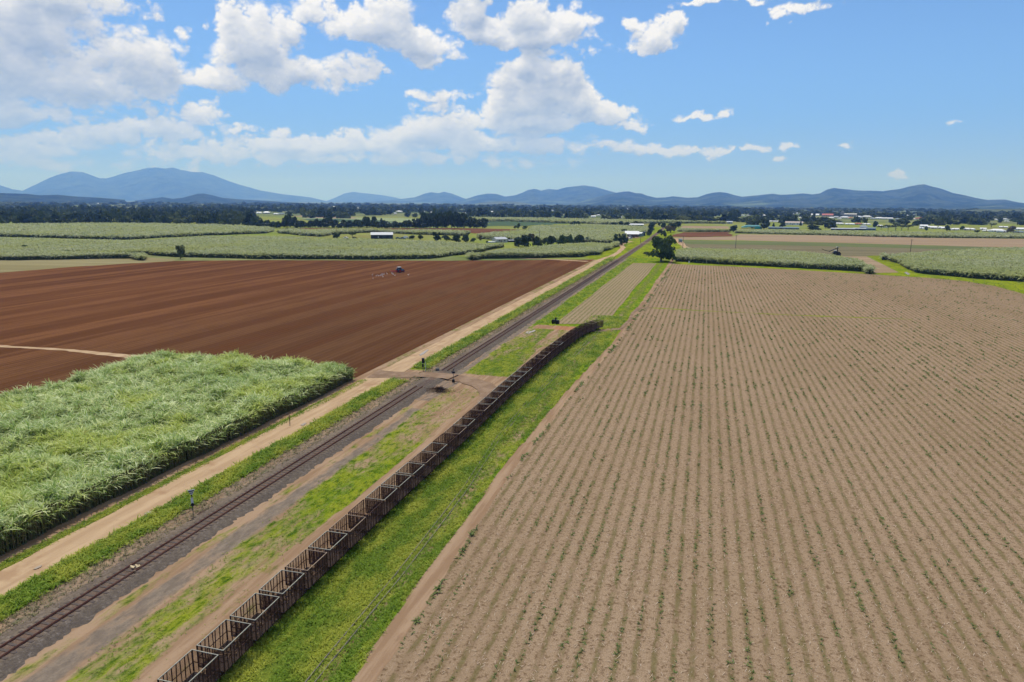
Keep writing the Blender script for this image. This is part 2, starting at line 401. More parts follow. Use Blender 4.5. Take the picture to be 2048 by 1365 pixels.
def ballast_build(t, bs):
    p = t.obj(); n1 = t.noise(t.map(p, scale=(1, .2, 1)), .5, 4, .6); n2 = t.noise(p, 6, 3, .8); X, Y, Z = t.sep(p)
    v = t.add('ShaderNodeTexVoronoi', None, Scale=9.0); t.put(v.inputs['Vector'], p)
    c = t.mix(t.mr(n1, .35, .65), A(112, 100, 88), A(136, 121, 104)); c = t.mix(t.m('MULTIPLY', t.mr(n2, .5, .7), .6), c, A(66, 61, 60))
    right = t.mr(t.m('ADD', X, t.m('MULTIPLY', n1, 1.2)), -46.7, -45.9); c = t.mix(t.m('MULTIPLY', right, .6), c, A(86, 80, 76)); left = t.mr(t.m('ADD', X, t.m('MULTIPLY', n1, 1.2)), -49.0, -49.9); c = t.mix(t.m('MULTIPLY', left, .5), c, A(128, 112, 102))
    mid = t.mr(t.m('ABSOLUTE', t.m('ADD', X, 47.95)), .4, 1.0, 1, 0)
    c = t.mix(t.m('MULTIPLY', mid, t.mr(n1, .4, .6, .25, .7)), c, A(108, 84, 72))
    n8 = t.noise(p, 2.6, 4, .8); c = t.mix(t.mr(n8, .5, .68, 0, .6), c, A(70, 64, 62)); c = t.mix(t.mr(n8, .48, .32, 0, .5), c, A(150, 140, 132))
    t.put(bs.inputs['Normal'], t.bump(v.outputs['Distance'], .8, .05)); return c
m_ballast = material('grey_ballast', ballast_build)
def corridor_build(t, bs):
    p = t.obj(); q = t.map(p, scale=(1, .4, 1))
    gr = t.attr('grass')['Fac']; gv = t.attr('gravel')['Fac']; bt = t.attr('bright')['Fac']; rd = t.attr('red')['Fac']
    n0 = t.noise(q, .45, 5, .65); n1 = t.noise(q, 1.6, 4, .65); n3 = t.noise(p, 7.0, 3, .7); nf = t.noise(t.map(p, scale=(1, .07, 1)), 1.1, 3, .6)
    nz = t.m('ADD', t.m('MULTIPLY', t.m('SUBTRACT', n0, .5), 1.6), t.m('MULTIPLY', t.m('SUBTRACT', n1, .5), 1.0))
    gm = t.mr(t.m('ADD', gr, nz), .30, .86); vmk = t.mr(t.m('ADD', gv, t.m('MULTIPLY', nz, 1.0)), .2, .85)
    dirt = t.mix(t.mr(nf, .38, .62), A(170, 143, 116), A(150, 122, 96)); dirt = t.mix(t.mr(n3, .5, .8, 0, .45), dirt, A(128, 100, 78))
    dirt = t.mix(t.mr(n0, .55, .7, 0, .5), dirt, A(132, 100, 74))
    dirt = t.mix(rd, dirt, A(176, 112, 74))
    grav = t.mix(t.mr(n1, .35, .65), A(142, 128, 112), A(122, 109, 96)); grav = t.mix(t.mr(n3, .45, .7, 0, .5), grav, A(100, 90, 84))
    gy = t.mix(t.mr(n0, .4, .6), G_M, G_Y); gd = t.mix(t.mr(n1, .45, .7), gy, G_D)
    dull = t.mix(t.mr(n1, .4, .65), A(120, 126, 60), A(92, 104, 48))
    grs = t.mix(bt, dull, gd); grs = t.mix(t.mr(n3, .4, .75, 0, .45), grs, A(50, 74, 20))
    c = t.mix(vmk, dirt, grav); c = t.mix(gm, c, grs)
    t.put(bs.inputs['Normal'], t.bump(t.m('MULTIPLY_ADD', t.m('MULTIPLY', n3, gm), 1.2, t.m('MULTIPLY', n1, .5)), .8, .14))
    return c
m_corr = material('verge_ground', corridor_build)
m_water = material('muddy_water', lambda t, bs: A(176, 158, 136), rough=.25, spec=.35)
m_scorch = material('scorched', lambda t, bs: t.mix(t.mr(t.noise(t.obj(), 3, 4), .4, .6), A(70, 58, 52), A(96, 80, 70)))

# ------------------------------------------------------------------ the ground
gp = [(54000 * math.cos(a), 54000 * math.sin(a)) for a in np.linspace(0, 2 * math.pi, 65)[:-1]]
sheet('ground', gp, 0, m_plain, 0)
sheet('pasture', [(-1400, 360)] + [(-1300, 1000), (-700, 1400), (0, 1420), (700, 1500), (1100, 900), (900, 300), (90, 250), (-60, 400)], .03, m_pasture, 0)
# ploughed field, its pale crossing track, and the fallow strip behind it
pl = [(-61.2, 113.5), (-104.5, 113.5), (-104.5, 20), (-330, 20)] + pxp([(-260, 552), (0, 545), (150, 533), (345, 522.5), (520, 521), (900, 522), (1212, 519.5)]) + [(-61.4, 386), (-61.4, 250)]
sheet('ploughed_field', pl, .06, m_plough, .5)
sheet('fallow_field', pxp([(-260, 556), (0, 546), (150, 534), (345, 523), (350, 520), (300, 516), (-200, 520)]), .075, m_fallow, .8)
sheet('field_track', pxp([(-100, 688), (0, 691), (130, 699), (280, 711), (330, 716), (300, 724), (130, 702), (0, 695.5), (-100, 694)]), .08, m_road, .8)
# the corridor between the left-hand crop and the stubble field
def interp(y, tab):
    return np.interp(y, [a for a, b in tab], [b for a, b in tab])
def band(x, a, b, s=.4):
    return np.clip((x - a) / s + .5, 0, 1) * np.clip((b - x) / s + .5, 0, 1)
def zones(X, Y):
    n = fbm(X * .25, Y * .06, 4) - .5; n2 = fbm(X * .08 + 5, Y * .03 + 9, 3) - .5
    x = X + n * 1.4
    g = np.zeros(X.shape); v = np.zeros(X.shape); b = np.zeros(X.shape); rd = np.zeros(X.shape)
    near = Y < 113; cross = (Y >= 114) & (Y < 122)
    g = np.where(near, .85 * band(x, -60.8, -59.0), g)
    g = np.maximum(g, .95 * band(x, -55.3, -52.2, .5) * (Y < 420))
    b = np.where(x < -52, .75, .85)
    b = np.where(x < -58.5, .25, b)
    v = np.where((x > -52.2) & (x < -49.5), .55, v); g = np.maximum(g, .22 * band(x, -52.5, -49.8))
    # right of the ballast, near part
    g = np.maximum(g, np.where(Y < 112, .42 * band(x, -45.3, -44.0), 0))
    v = np.maximum(v, np.where(Y < 98, +.80 * band(x, -44.0, -41.5 - .012 * (Y - 35), 1.2), 0))
    gw = np.where(Y < 112, (.62 + 1.5 * n2) * band(x, -41.6 - .022 * (Y - 35), -36.4 + .012 * (Y - 35), 1.2), 0)
    g = np.maximum(g, gw)
    g = np.where((Y < 112) & (x > -36.5) & (x < -33), .12 + .5 * n, g)
    g = np.where((Y > 103) & (Y < 113) & (x > -47) & (x < -43.5), .05, g)
    v = np.where((Y > 103) & (Y < 116) & (x > -47) & (x < -42.8), .6, v)
    # beyond the crossing
    far = (Y >= 122) & (Y < 178)
    g = np.where(far & (x > -44.6) & (x < -34.5), .58 + 1.5 * n2 + .5 * n - .012 * (Y - 122) * (x > -37), g)
    g = np.where(far & (x > -34.5 - .02 * (Y - 122)) & (x < -30), .22 + .006 * (Y - 122), g)
    b = np.where(far & (x > -44), .55, b)
    g = np.where(far & (x < -52) & (x > -56.5), .8 + n2, g)
    v = np.where((Y > 118) & (x > -45.8) & (x < -44.3), .8, v); g = np.where((Y > 118) & (x > -45.8) & (x < -44.3), .25, g)
    g = np.where((Y >= 178) & (x > -44.3), .98, g); b = np.where((Y >= 178) & (x > -44.3), .95, b)
    st = (Y > 174.5) & (Y < 180.5) & (x > -43) & (x < -32.5)
    g = np.where(st, .1, g); rd = np.where(st & (x > -37.5), .5, np.where(st, .2, 0))
    g = np.where(cross, .15, g)
    # grass right of the wagons
    rg = x > -30.9
    g = np.where(rg, 1.2, g); b = np.where(rg, .92 - 1.2 * np.clip(n2, 0, .5), b)
    c = band(X, -25.9, -23.4, .6) * (Y < 172)
    g = g - .55 * c; b = b - .3 * c; b = b - .55 * band(X + n * 2, -29.2, -26.4, 1.5) * (Y < 175)
    e = interp(Y, [(20, -20.5), (75, -22.3), (110, -21.6), (160, -19.2), (400, -18)])
    g = np.where(X + n * .9 > e - .9, .0, g)
    c2 = (Y > 180) * band(X, -24, -21.5, 1)
    g = g - .4 * c2; b = b - .5 * c2
    pth = (np.abs(Y - (176 + (X + 25) * .9)) < 2.2) & (X > -28) & (X < -18)
    g = np.where(pth, .1, g)
    # wheel ruts left and the dirt at the foot of the crop
    g = np.where((X < -60.7) & near, 0, g)
    g = np.where((Y > 123) & (x < -56.5), .45 + n, g)
    return g, v, b, rd
ys = [22.0]
while ys[-1] < 430: ys.append(ys[-1] * 1.008 + .04)
ys = np.array(ys); xs = np.arange(-62.4, -17.0, .33)
XX, YY = np.meshgrid(xs, ys); gz, vz, bz, rz = zones(XX, YY)
ZZ = .085 + .0 * XX
hum = (fbm(XX * .8, YY * .5, 3) - .5) * .12 * np.clip(gz, 0, 1); ZZ = ZZ + np.maximum(hum, -.03)
# shallow drain along the old tramline side of the stubble field and low bank left of the ballast
V = np.stack([XX, YY, ZZ], -1).reshape(-1, 3); nx = len(xs); ny = len(ys)
I = np.arange(nx * ny).reshape(ny, nx)
F = np.stack([I[:-1, :-1], I[:-1, 1:], I[1:, 1:], I[1:, :-1]], -1).reshape(-1, 4)
o = link('verge', np_mesh('verge', V, F, m_corr, dict(grass=gz.ravel(), gravel=vz.ravel(), bright=bz.ravel(), red=rz.ravel()), True)); o['kind'] = 'structure'
# far piece of the verge up to the houses by the line
sheet('verge_grass', [(-61.3, 400), (-30, 428), (-15, 428), (-16, 480), (-22, 640), (-48, 1000), (-75, 1000), (-64, 640), (-75, 560), (-85, 520), (-75, 430)], .09, m_headland, 1.0)

# roads
def ribbon(name, cl, w, z, mat, amp=.2, kind='structure'):
    cl = [np.array(p, float) for p in cl]; L, Rr = [], []
    for i, p in enumerate(cl):
        d = cl[min(i + 1, len(cl) - 1)] - cl[max(i - 1, 0)]; d /= np.hypot(*d); n = np.array([-d[1], d[0]])
        ww = w[i] if isinstance(w, (list, tuple)) else w
        L.append(tuple(p + n * ww / 2)); Rr.append(tuple(p - n * ww / 2))
    return sheet(name, L + Rr[::-1], z, mat, amp, kind)
ribbon('dirt_road', [(-56.9, 15), (-56.9, 40), (-57.1, 60), (-57.6, 85), (-57.9, 105), (-57.9, 130), (-57.6, 175), (-57.8, 230), (-57.5, 300), (-57.6, 345), (-58.6, 380), (-58.4, 400), (-56.2, 430), (-56.2, 470), (-59, 520), (-66, 560), (-66, 585), (-62, 610)],
       [4.8, 4.8, 4.6, 4.4, 4.8, 5.0, 4.7, 4.2, 4.0, 4.0, 4.4, 4.6, 3.8, 3.8, 4.2, 5, 5, 4], .155, m_road, .42)
ribbon('field_entrance', [(-64, 389), (-90, 396), (-120, 397)], [5, 3, 2], .15, m_road, .3)
ribbon('level_crossing', [(-60.6, 116.6), (-57, 117), (-53, 118.0), (-50.4, 118.6)], [6.5, 5, 4.2, 4], .185, m_track, .5)
ribbon('level_crossing', [(-46.2, 118.6), (-41.5, 117.8), (-37.6, 115), (-35.3, 111), (-34.2, 105), (-33.9, 97)], [4, 4.2, 4.2, 3.6, 2.4, 1.0], .182, m_track, .7)
ribbon('level_crossing', [(-51.6, 118.4), (-50.2, 118.5), (-45.9, 118.6), (-44.6, 118.4)], [4.2, 3.8, 3.8, 4.4], .365, m_track, .3)
ribbon('farm_path', [(-26.5, 174.5), (-22.8, 176.6), (-20.3, 181), (-19.5, 196), (-20.0, 208), (-19.0, 219.5), (-15, 221.5)], [3.4, 3, 1.1, .9, .9, 2, 1.4], .19, m_track, .3)

# ballast bank of the main line
def ballast(y0, y1, name):
    ys = [y0]
    while ys[-1] < y1: ys.append(ys[-1] + max(.3, ys[-1] * .006))
    ys = np.array(ys); prof = [(-50.4, .0), (-49.9, .10), (-49.2, .24), (-46.8, .24), (-46.1, .10), (-45.5, -.02)]
    V = []
    for y in ys:
        cx = float(np.interp(y, [0, 450, 640, 1000], [0, -.2, -1.6, -8]))
        for k, (x, z) in enumerate(prof):
            j = (float(fbm(k * 3.3 + 1, y * .9, 5, .8)) - .5) * (1.9 if k in (0, 5) else .7 if k in (1, 4) else 0)
            V.append((x + cx + j, y, z + .09))
    n = len(prof); I = np.arange(len(ys) * n).reshape(-1, n)
    F = np.stack([I[:-1, :-1], I[:-1, 1:], I[1:, 1:], I[1:, :-1]], -1).reshape(-1, 4)
    o = link(name, np_mesh(name, V, F, m_ballast)); o['kind'] = 'structure'
ballast(20, 1000, 'ballast')

# puddles and patches
for L_, z in (([(1046, 668), (1052, 663), (1062, 662), (1072, 659), (1076, 661), (1066, 665), (1056, 669)], .16),
              ([(835, 712), (842, 706), (856, 697), (862, 698), (850, 708), (838, 714)], .22), ([(866, 716), (876, 710), (882, 711), (870, 719)], .16),
              ([(962, 655), (972, 649), (986, 649), (988, 652), (974, 655)], .22), ([(283, 1028), (296, 1021), (322, 1019), (318, 1027), (292, 1034)], .22),
              ([(62, 1140), (74, 1132), (88, 1128), (84, 1134), (70, 1140)], .22), ([(598, 851), (608, 845), (616, 845), (606, 853)], .22)):
    c_ = np.mean(np.array(pxp(L_, z)), 0); sheet('puddle', [tuple(c_ + (np.array(p) - c_) * .72) for p in pxp(L_, z)], z, m_water, .12, step0=.15)
for L_ in ([(374, 1043), (392, 1036), (410, 1030), (405, 1036), (388, 1044)], [(393, 1030), (404, 1021), (433, 1009), (437, 1012), (412, 1028)]):
    sheet('scorched_patch', pxp(L_, .16), .16, m_scorch, .15, step0=.2)

# ------------------------------------------------------------------ fields on the right
edge = [(Y_, float(interp(Y_, [(15, -19.6), (75, -21.4), (110, -20.8), (160, -18.6), (240, -17.6), (400, -16.6)]))) for Y_ in (15, 50, 75, 110, 160, 240, 395)]
fe = pxp([(1352, 529), (1456, 533.5), (1600, 541), (1742, 549.5), (1850, 556), (1930, 563), (1990, 573), (2048, 589), (2160, 640), (2500, 900)])
sheet('stubble_field', [(x, y) for y, x in edge] + fe + [(90, 20)], .10, m_stub, .35)
sheet('row_field', [(-38.6, 182), (-31, 184.5), (-25.2, 187), (-25.4, 240), (-25.2, 389), (-38.2, 387), (-38.6, 300)], .17, m_stub2, .4)
ribbon('headland_path', [(-18, 221), (0, 219.6), (29, 219.5), (60, 222)], [1.6, 1.0, 1.0, .5], .125, m_headland, .35)
sheet('headland', pxp([(1344, 529), (1352, 524), (1456, 530), (1600, 537), (1742, 546), (1800, 546), (1735, 512), (1768, 512), (1836, 548), (1945, 558), (2048, 565), (2300, 585), (2300, 720), (2160, 640), (2048, 591), (1990, 575), (1930, 565), (1850, 558), (1742, 551.5), (1600, 543), (1456, 535.5), (1352, 531)]), .09, m_headland, .6)
sheet('small_stubble_field', pxp([(1677, 513), (1733, 513.5), (1797, 546), (1744, 547)]), .11, m_tan, .5)
sheet('pond', pxp([(1808, 546), (1813, 544), (1821, 549), (1815, 551)]), .12, m_water, .3)
sheet('bare_field', pxp([(1357, 481), (1700, 489), (2048, 499), (2400, 510), (2400, 525), (2048, 515), (1770, 513), (1690, 513), (1500, 508), (1375, 508)]), .07, m_tan_g, 1)
sheet('young_crop_field', pxp([(1352, 481), (1500, 483), (1700, 487.5), (2048, 497), (2400, 508), (2400, 514), (2048, 504), (1700, 494), (1500, 490), (1380, 489)]), .10, m_young, 1.5)
sheet('tan_field', pxp([(1345, 476), (1400, 475), (1468, 474), (1480, 469), (1650, 471.5), (1850, 476.5), (2048, 478.5), (2400, 484), (2400, 506), (2048, 496.5), (1700, 487), (1500, 482), (1352, 480)]), .13, m_tan, 1)
sheet('red_field', pxp([(1342, 474.5), (1362, 465), (1458, 464.5), (1464, 471), (1462, 473.5), (1380, 475)]), .12, m_red, 1)
sheet('far_tan_field', pxp([(1362, 452), (1452, 453), (1460, 458), (1362, 457.5)]), .1, m_tan, 1)
ribbon('field_track', pxp([(1343, 477), (1352, 480), (1361, 486), (1372, 496), (1378, 503)]), 5, .16, m_road, .8)
ribbon('cross_track', pxp([(1283, 487.3), (1300, 487.3)]), 5, .42, m_road, .2)
ribbon('cross_track', pxp([(1338, 499), (1352, 499)]), 9, .2, m_road, .2)
# far left
sheet('red_field', pxp([(545, 457.3), (640, 457), (745, 458.5), (742, 460.5), (640, 459.5)]), .12, m_red, 1)
sheet('red_field', pxp([(762, 458), (900, 456.5), (1000, 458.5), (1062, 460.5), (1000, 465), (960, 468), (930, 466), (830, 463)]), .12, m_red, 1)
sheet('pale_crop_field', pxp([(580, 432), (760, 436), (960, 440), (975, 452), (800, 449), (640, 446)]), .1, m_crop_p, 3)
sheet('tan_field', pxp([(585, 431.5), (640, 432.5), (720, 436), (700, 438), (610, 436)]), .2, m_tan, 3)
sheet('dark_crop_field', pxp([(600, 439), (660, 438.5), (760, 441), (800, 446), (640, 445)]), .2, m_crop_d, 3)
sheet('dark_crop_field', pxp([(972, 444), (1020, 443.5), (1140, 447.5), (1105, 449.5), (1062, 452), (975, 453)]), .25, m_crop_d, 3)
sheet('tan_field', pxp([(0, 404.6), (62, 404.8), (66, 407), (0, 407.5)]), .5, m_tan, 0)
ribbon('farmyard', pxp([(1252, 477), (1262, 475), (1282, 477)]), 14, .12, m_track, 1)

# ------------------------------------------------------------------ leaf materials
def leaf_material(name, build, trans=.35, rough=.45, spec=.4):
    m = bpy.data.materials.new(name); m.use_nodes = True; t = NT(m.node_tree); bs = m.node_tree.nodes['Principled BSDF']
    out = m.node_tree.nodes['Material Output']
    c = build(t); t.put(bs.inputs['Base Color'], c); bs.inputs['Roughness'].default_value = rough; bs.inputs['Specular IOR Level'].default_value = spec
    tr = t.add('ShaderNodeBsdfTranslucent'); t.put(tr.inputs[0], c)
    mx = t.add('ShaderNodeMixShader'); t.put(mx.inputs[0], trans); t.put(mx.inputs[1], bs); t.put(mx.inputs[2], tr); t.put(out.inputs[0], mx)
    return m
def cane_col(pale, mid, yel, dark, sc=.12):
    def f(t):
        tone = t.attr('tone')['Fac']; p = t.obj(); n = t.noise(p, sc, 4, .6); n2 = t.noise(t.map(p, loc=(77, 5, 0)), sc * .4, 3, .6)
        c = t.mix(t.mr(tone, .25, .8), mid, pale); c = t.mix(t.m('MULTIPLY', t.mr(n, .45, .65), .7), c, yel)
        c = t.mix(t.mr(n2, .5, .66, 0, .5), c, mid)
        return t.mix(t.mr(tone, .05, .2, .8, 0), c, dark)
    return f
m_cane = leaf_material('cane_leaf', cane_col((.82, .86, .48), (.28, .41, .085), (.56, .62, .11), (.30, .24, .09)), .45, .42, .38)
m_cane_far = leaf_material('far_cane_leaf', cane_col((.52, .53, .33), (.34, .38, .16), (.44, .46, .15), (.14, .12, .06), .02), .35, .7, .05)
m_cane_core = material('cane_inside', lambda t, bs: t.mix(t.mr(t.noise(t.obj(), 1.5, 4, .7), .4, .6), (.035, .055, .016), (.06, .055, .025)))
def cane_top_build(t, bs):
    p = t.obj(); q = t.map(p, scale=(.5, 1, 1)); n = t.noise(q, .035, 5, .65); n2 = t.noise(p, .6, 4, .75); n3 = t.noise(t.map(q, loc=(50, 20, 0)), .012, 3, .6)
    c = t.mix(t.mr(n, .38, .62), (.29, .34, .17), (.36, .38, .17)); c = t.mix(t.mr(n3, .5, .65, 0, .6), c, (.27, .33, .17))
    c = t.mix(t.mr(n2, .5, .75, 0, .6), c, (.13, .18, .07)); c = t.mix(t.mr(n2, .5, .3, 0, .5), c, (.40, .45, .29))
    t.put(bs.inputs['Normal'], t.bump(n2, 1.0, .8)); return c
m_cane_top = material('cane_canopy', cane_top_build)
m_stalk = material('cane_stalk', lambda t, bs: t.mix(t.mr(t.noise(t.obj(), 3, 3), .4, .6), (.16, .12, .06), (.10, .12, .05)))

def fans(x, y, z, nl, L, w, e0=(45, 85), droop=.75, bias=None, seed=0, tonebias=0.0):
    r = np.random.default_rng(seed); n = len(x)
    ph = r.random((n, nl)) * 2 * np.pi
    if bias is not None: ph = np.where(r.random((n, nl)) < bias[1], bias[0] + r.normal(0, .7, (n, nl)), ph)
    el = np.radians(r.uniform(e0[0], e0[1], (n, nl))); LL = L * r.uniform(.7, 1.25, (n, nl)); zz = z[:, None] + r.uniform(-.35, .35, (n, nl)) * L * .5
    tt = np.array([0, .38, .72, 1.0]); ww = np.array([.8, 1.0, .7, .08]) * w * .5
    rr = LL[..., None] * (np.cos(el)[..., None] * tt + .38 * tt ** 2); hh = LL[..., None] * (np.sin(el)[..., None] * tt - droop * tt ** 2 * np.cos(el)[..., None] ** .5)
    cx, sx = np.cos(ph)[..., None], np.sin(ph)[..., None]
    tw = r.normal(0, .5, (n, nl))[..., None]
    px = x[:, None, None] + cx * rr; py = y[:, None, None] + sx * rr; pz = zz[..., None] + hh
    dx, dy, dz = -sx * ww, cx * ww, ww * tw
    Va = np.stack([px - dx, py - dy, pz - dz], -1); Vb = np.stack([px + dx, py + dy, pz + dz], -1)
    V = np.stack([Va, Vb], -2).reshape(-1, 3)           # per leaf 8 verts
    m = n * nl; b = np.arange(m)[:, None] * 8
    F = np.concatenate([b + np.array([0, 1, 3, 2]) + 2 * k for k in range(3)], 1).reshape(-1, 4)
    tone = np.repeat(np.clip(r.random(m) * .55 + np.repeat(r.random(n), nl) * .45 + tonebias, 0, 1), 8)
    return V, F, tone
def join(parts):
    V, F, T, o = [], [], [], 0
    for v, f, t in parts: V.append(v); F.append(f + o); T.append(t); o += len(v)
    return np.concatenate(V), np.concatenate(F), np.concatenate(T)

# ---- the tall crop at the left, near
def top_h(x, y): return 3.05 + (fbm(x * .22, y * .17, 4, .6) - .5) * 3.0 + (fbm(x * .8 + 50, y * .8, 2) - .5) * 1.0
CX0, CX1, CY0, CY1 = -104.0, -62.1, 34.0, 111.6
N = 34000
x = rng.uniform(CX0, CX1, N); y = rng.uniform(CY0, CY1, N)
x = np.round(x / .75) * .75 + rng.normal(0, .2, N)
wob = (fbm(y * .25, y * 0, 3) - .5) * 1.0
k = (x < CX1 + wob) & inview(x, y, np.full(N, 3.0), .10); x, y = x[k], y[k]
z = top_h(x, y) - 1.05 + rng.normal(0, .36, len(x))
lodged = fbm(x * .15 + 31, y * .15 + 8, 3) > .58
z = np.where(lodged, z - .6, z)
parts = [fans(x, y, z, 8, 1.45, .115, (40, 86), .66, (R(200), .3), 3)]
# edge rows: leaves and trash hanging down the sides
def edge_fans(x, y, seed):
    out = []
    for q, (lo, hi) in enumerate(((.5, 1.3), (1.5, 2.2))):
        zz = rng.uniform(lo, hi, len(x))
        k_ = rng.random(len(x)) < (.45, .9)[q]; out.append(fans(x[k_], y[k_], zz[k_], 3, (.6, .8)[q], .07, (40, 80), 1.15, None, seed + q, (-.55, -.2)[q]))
    return out
ne = 2200
ye = rng.uniform(CY0, CY1, ne); xe = CX1 + (fbm(ye * .25, ye * 0, 3) - .5) * 1.0 - rng.random(ne) * .7
k = inview(xe, ye, np.full(ne, 2.0), .1); parts += edge_fans(xe[k], ye[k], 20)
xe2 = rng.uniform(CX0, CX1, 700); ye2 = CY1 - rng.random(700) * .6
parts += edge_fans(xe2, ye2, 30)
V, F, T = join(parts)
cane = empty('sugarcane_block', (0, 0, 0), 0, 'dense block of tall pale green sugarcane beside the dirt road, nearest the camera', 'sugarcane'); cane['kind'] = 'stuff'
link('leaves', np_mesh('cane_leaves', V, F, m_cane, dict(tone=T)), cane)
# stalks on the open side
mb_x = np.concatenate([xe[k][::1], xe2]); mb_y = np.concatenate([ye[k][::1], ye2]); n = len(mb_x)
wd = .028; lean = rng.normal(0, .12, (n, 2))
base = np.array([(-1, -1), (1, -1), (1, 1), (-1, 1)]) * wd
V = np.zeros((n, 8, 3)); V[:, :4, 0] = mb_x[:, None] + base[:, 0]; V[:, :4, 1] = mb_y[:, None] + base[:, 1]; V[:, :4, 2] = .05
V[:, 4:, 0] = (mb_x + lean[:, 0])[:, None] + base[:, 0]; V[:, 4:, 1] = (mb_y + lean[:, 1])[:, None] + base[:, 1]; V[:, 4:, 2] = 2.5
F = (np.arange(n)[:, None, None] * 8 + np.array([(0, 1, 5, 4), (1, 2, 6, 5), (2, 3, 7, 6), (3, 0, 4, 7)])).reshape(-1, 4)
link('stalks', np_mesh('cane_stalks', V.reshape(-1, 3), F, m_stalk), cane)
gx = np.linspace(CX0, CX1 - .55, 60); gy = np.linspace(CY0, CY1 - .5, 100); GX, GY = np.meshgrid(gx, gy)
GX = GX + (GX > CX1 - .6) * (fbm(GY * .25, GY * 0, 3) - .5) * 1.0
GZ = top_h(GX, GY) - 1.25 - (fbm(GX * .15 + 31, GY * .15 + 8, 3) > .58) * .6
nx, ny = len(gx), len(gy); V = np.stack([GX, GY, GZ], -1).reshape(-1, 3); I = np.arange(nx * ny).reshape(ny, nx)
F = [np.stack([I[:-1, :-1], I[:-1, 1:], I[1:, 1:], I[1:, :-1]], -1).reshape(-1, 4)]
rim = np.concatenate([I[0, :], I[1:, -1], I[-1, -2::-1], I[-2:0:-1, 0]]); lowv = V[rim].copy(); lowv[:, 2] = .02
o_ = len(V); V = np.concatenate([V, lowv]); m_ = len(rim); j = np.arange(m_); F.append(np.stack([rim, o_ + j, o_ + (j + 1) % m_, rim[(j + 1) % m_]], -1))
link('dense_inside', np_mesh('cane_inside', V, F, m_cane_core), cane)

# ---- crop blocks farther away
def cane_block(pts, label, h=3.1, n=9000, L=2.1, w=.45, amp=1.2, edge_n=0, seed=1, base=None):
    t = empty('sugarcane_block', (0, 0, 0), 0, label, 'sugarcane'); t['kind'] = 'stuff'
    P = ragged(pts, amp, step0=2.0, rate=.005)
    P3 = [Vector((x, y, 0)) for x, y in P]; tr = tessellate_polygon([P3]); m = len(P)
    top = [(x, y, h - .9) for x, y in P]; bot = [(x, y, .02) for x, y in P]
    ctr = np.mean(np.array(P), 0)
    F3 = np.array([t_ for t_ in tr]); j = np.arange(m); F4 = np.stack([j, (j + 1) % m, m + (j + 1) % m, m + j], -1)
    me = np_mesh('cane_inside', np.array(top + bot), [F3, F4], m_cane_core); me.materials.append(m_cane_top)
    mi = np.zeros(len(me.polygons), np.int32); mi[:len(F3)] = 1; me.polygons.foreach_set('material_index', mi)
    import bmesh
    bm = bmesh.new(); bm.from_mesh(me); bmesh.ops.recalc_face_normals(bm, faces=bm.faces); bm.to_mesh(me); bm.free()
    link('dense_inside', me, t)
    A_ = np.array(P); lo, hi = A_.min(0), A_.max(0); r = np.random.default_rng(seed)
    X = r.uniform(lo[0], hi[0], n * 6); Yy = r.uniform(lo[1], hi[1], n * 6)
    # more of them near the camera
    dist = np.hypot(X, Yy); keep = r.random(len(X)) < (dist.min() / dist) ** 1.3
    X, Yy = X[keep], Yy[keep]; kk = inpoly(X, Yy, P) & inview(X, Yy, np.full(len(X), 2.), .15); X, Yy = X[kk][:n], Yy[kk][:n]
    Z = h - 1.1 + (fbm(X * .05, Yy * .05, 4) - .5) * 1.6 + r.uniform(-.2, .2, len(X))
    parts = [fans(X, Yy, Z, 5, L, w, (30, 80), .8, (R(200), .3), seed)]
    # rim
    seg = np.array(P); nxt = np.roll(seg, -1, 0); ln = np.hypot(*(nxt - seg).T); tot = ln.sum(); ne = edge_n or int(tot * 1.2)
    c = np.cumsum(ln); s = r.random(ne) * tot; i = np.searchsorted(c, s); i = np.minimum(i, m - 1); f = ((s - (c[i] - ln[i])) / np.maximum(ln[i], 1e-6))[:, None]
    E_ = seg[i] * (1 - f) + nxt[i] * f; E_ = E_ + (ctr - E_) / np.hypot(*(ctr - E_).T)[:, None] * r.uniform(-.2, 1.5, ne)[:, None]
    kk = inview(E_[:, 0], E_[:, 1], np.full(ne, 2.), .15); E_ = E_[kk]
    parts.append(fans(E_[:, 0], E_[:, 1], h - 1.2 + r.uniform(-.5, .5, len(E_)), 5, L * .8, w, (25, 80), .9, None, seed + 5))
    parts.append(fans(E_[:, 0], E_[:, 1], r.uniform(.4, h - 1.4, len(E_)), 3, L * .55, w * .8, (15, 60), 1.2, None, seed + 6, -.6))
    V, F, T = join(parts); link('leaves', np_mesh('cane_leaves', V, F, m_cane_far, dict(tone=T)), t)
    return t
H3 = 3.0
cane_block(pxp([(-300, 523), (0, 521), (120, 520), (260, 517.5), (289, 516)]) + pxp([(286, 511), (255, 505.5), (100, 501), (0, 500), (-300, 499)], H3),
           'narrow strip of sugarcane behind the fallow strip beyond the brown field at left', 3.0, 5000, seed=41)
cane_block(pxp([(296, 510), (350, 514.5), (520, 518.5), (734, 519.5), (861, 518), (925, 510), (960, 505), (1008, 494)]) + pxp([(990, 489), (900, 484), (760, 479), (650, 477.5), (540, 472), (415, 473), (250, 481), (0, 475), (-300, 473), (-300, 497), (0, 498), (200, 503)], H3),
           'long wide sugarcane block in front of the dark farm shed, behind the brown field', 3.1, 26000, L=2.4, w=.5, seed=42)
cane_block(pxp([(-300, 473), (0, 474), (254, 480), (406, 472), (529, 467.5), (541, 462)]) + pxp([(536, 454.5), (430, 449), (240, 446.5), (0, 448), (-300, 447)], H3),
           'sugarcane block running up to the dark forest at the left', 3.1, 14000, L=3.2, w=.8, seed=43)
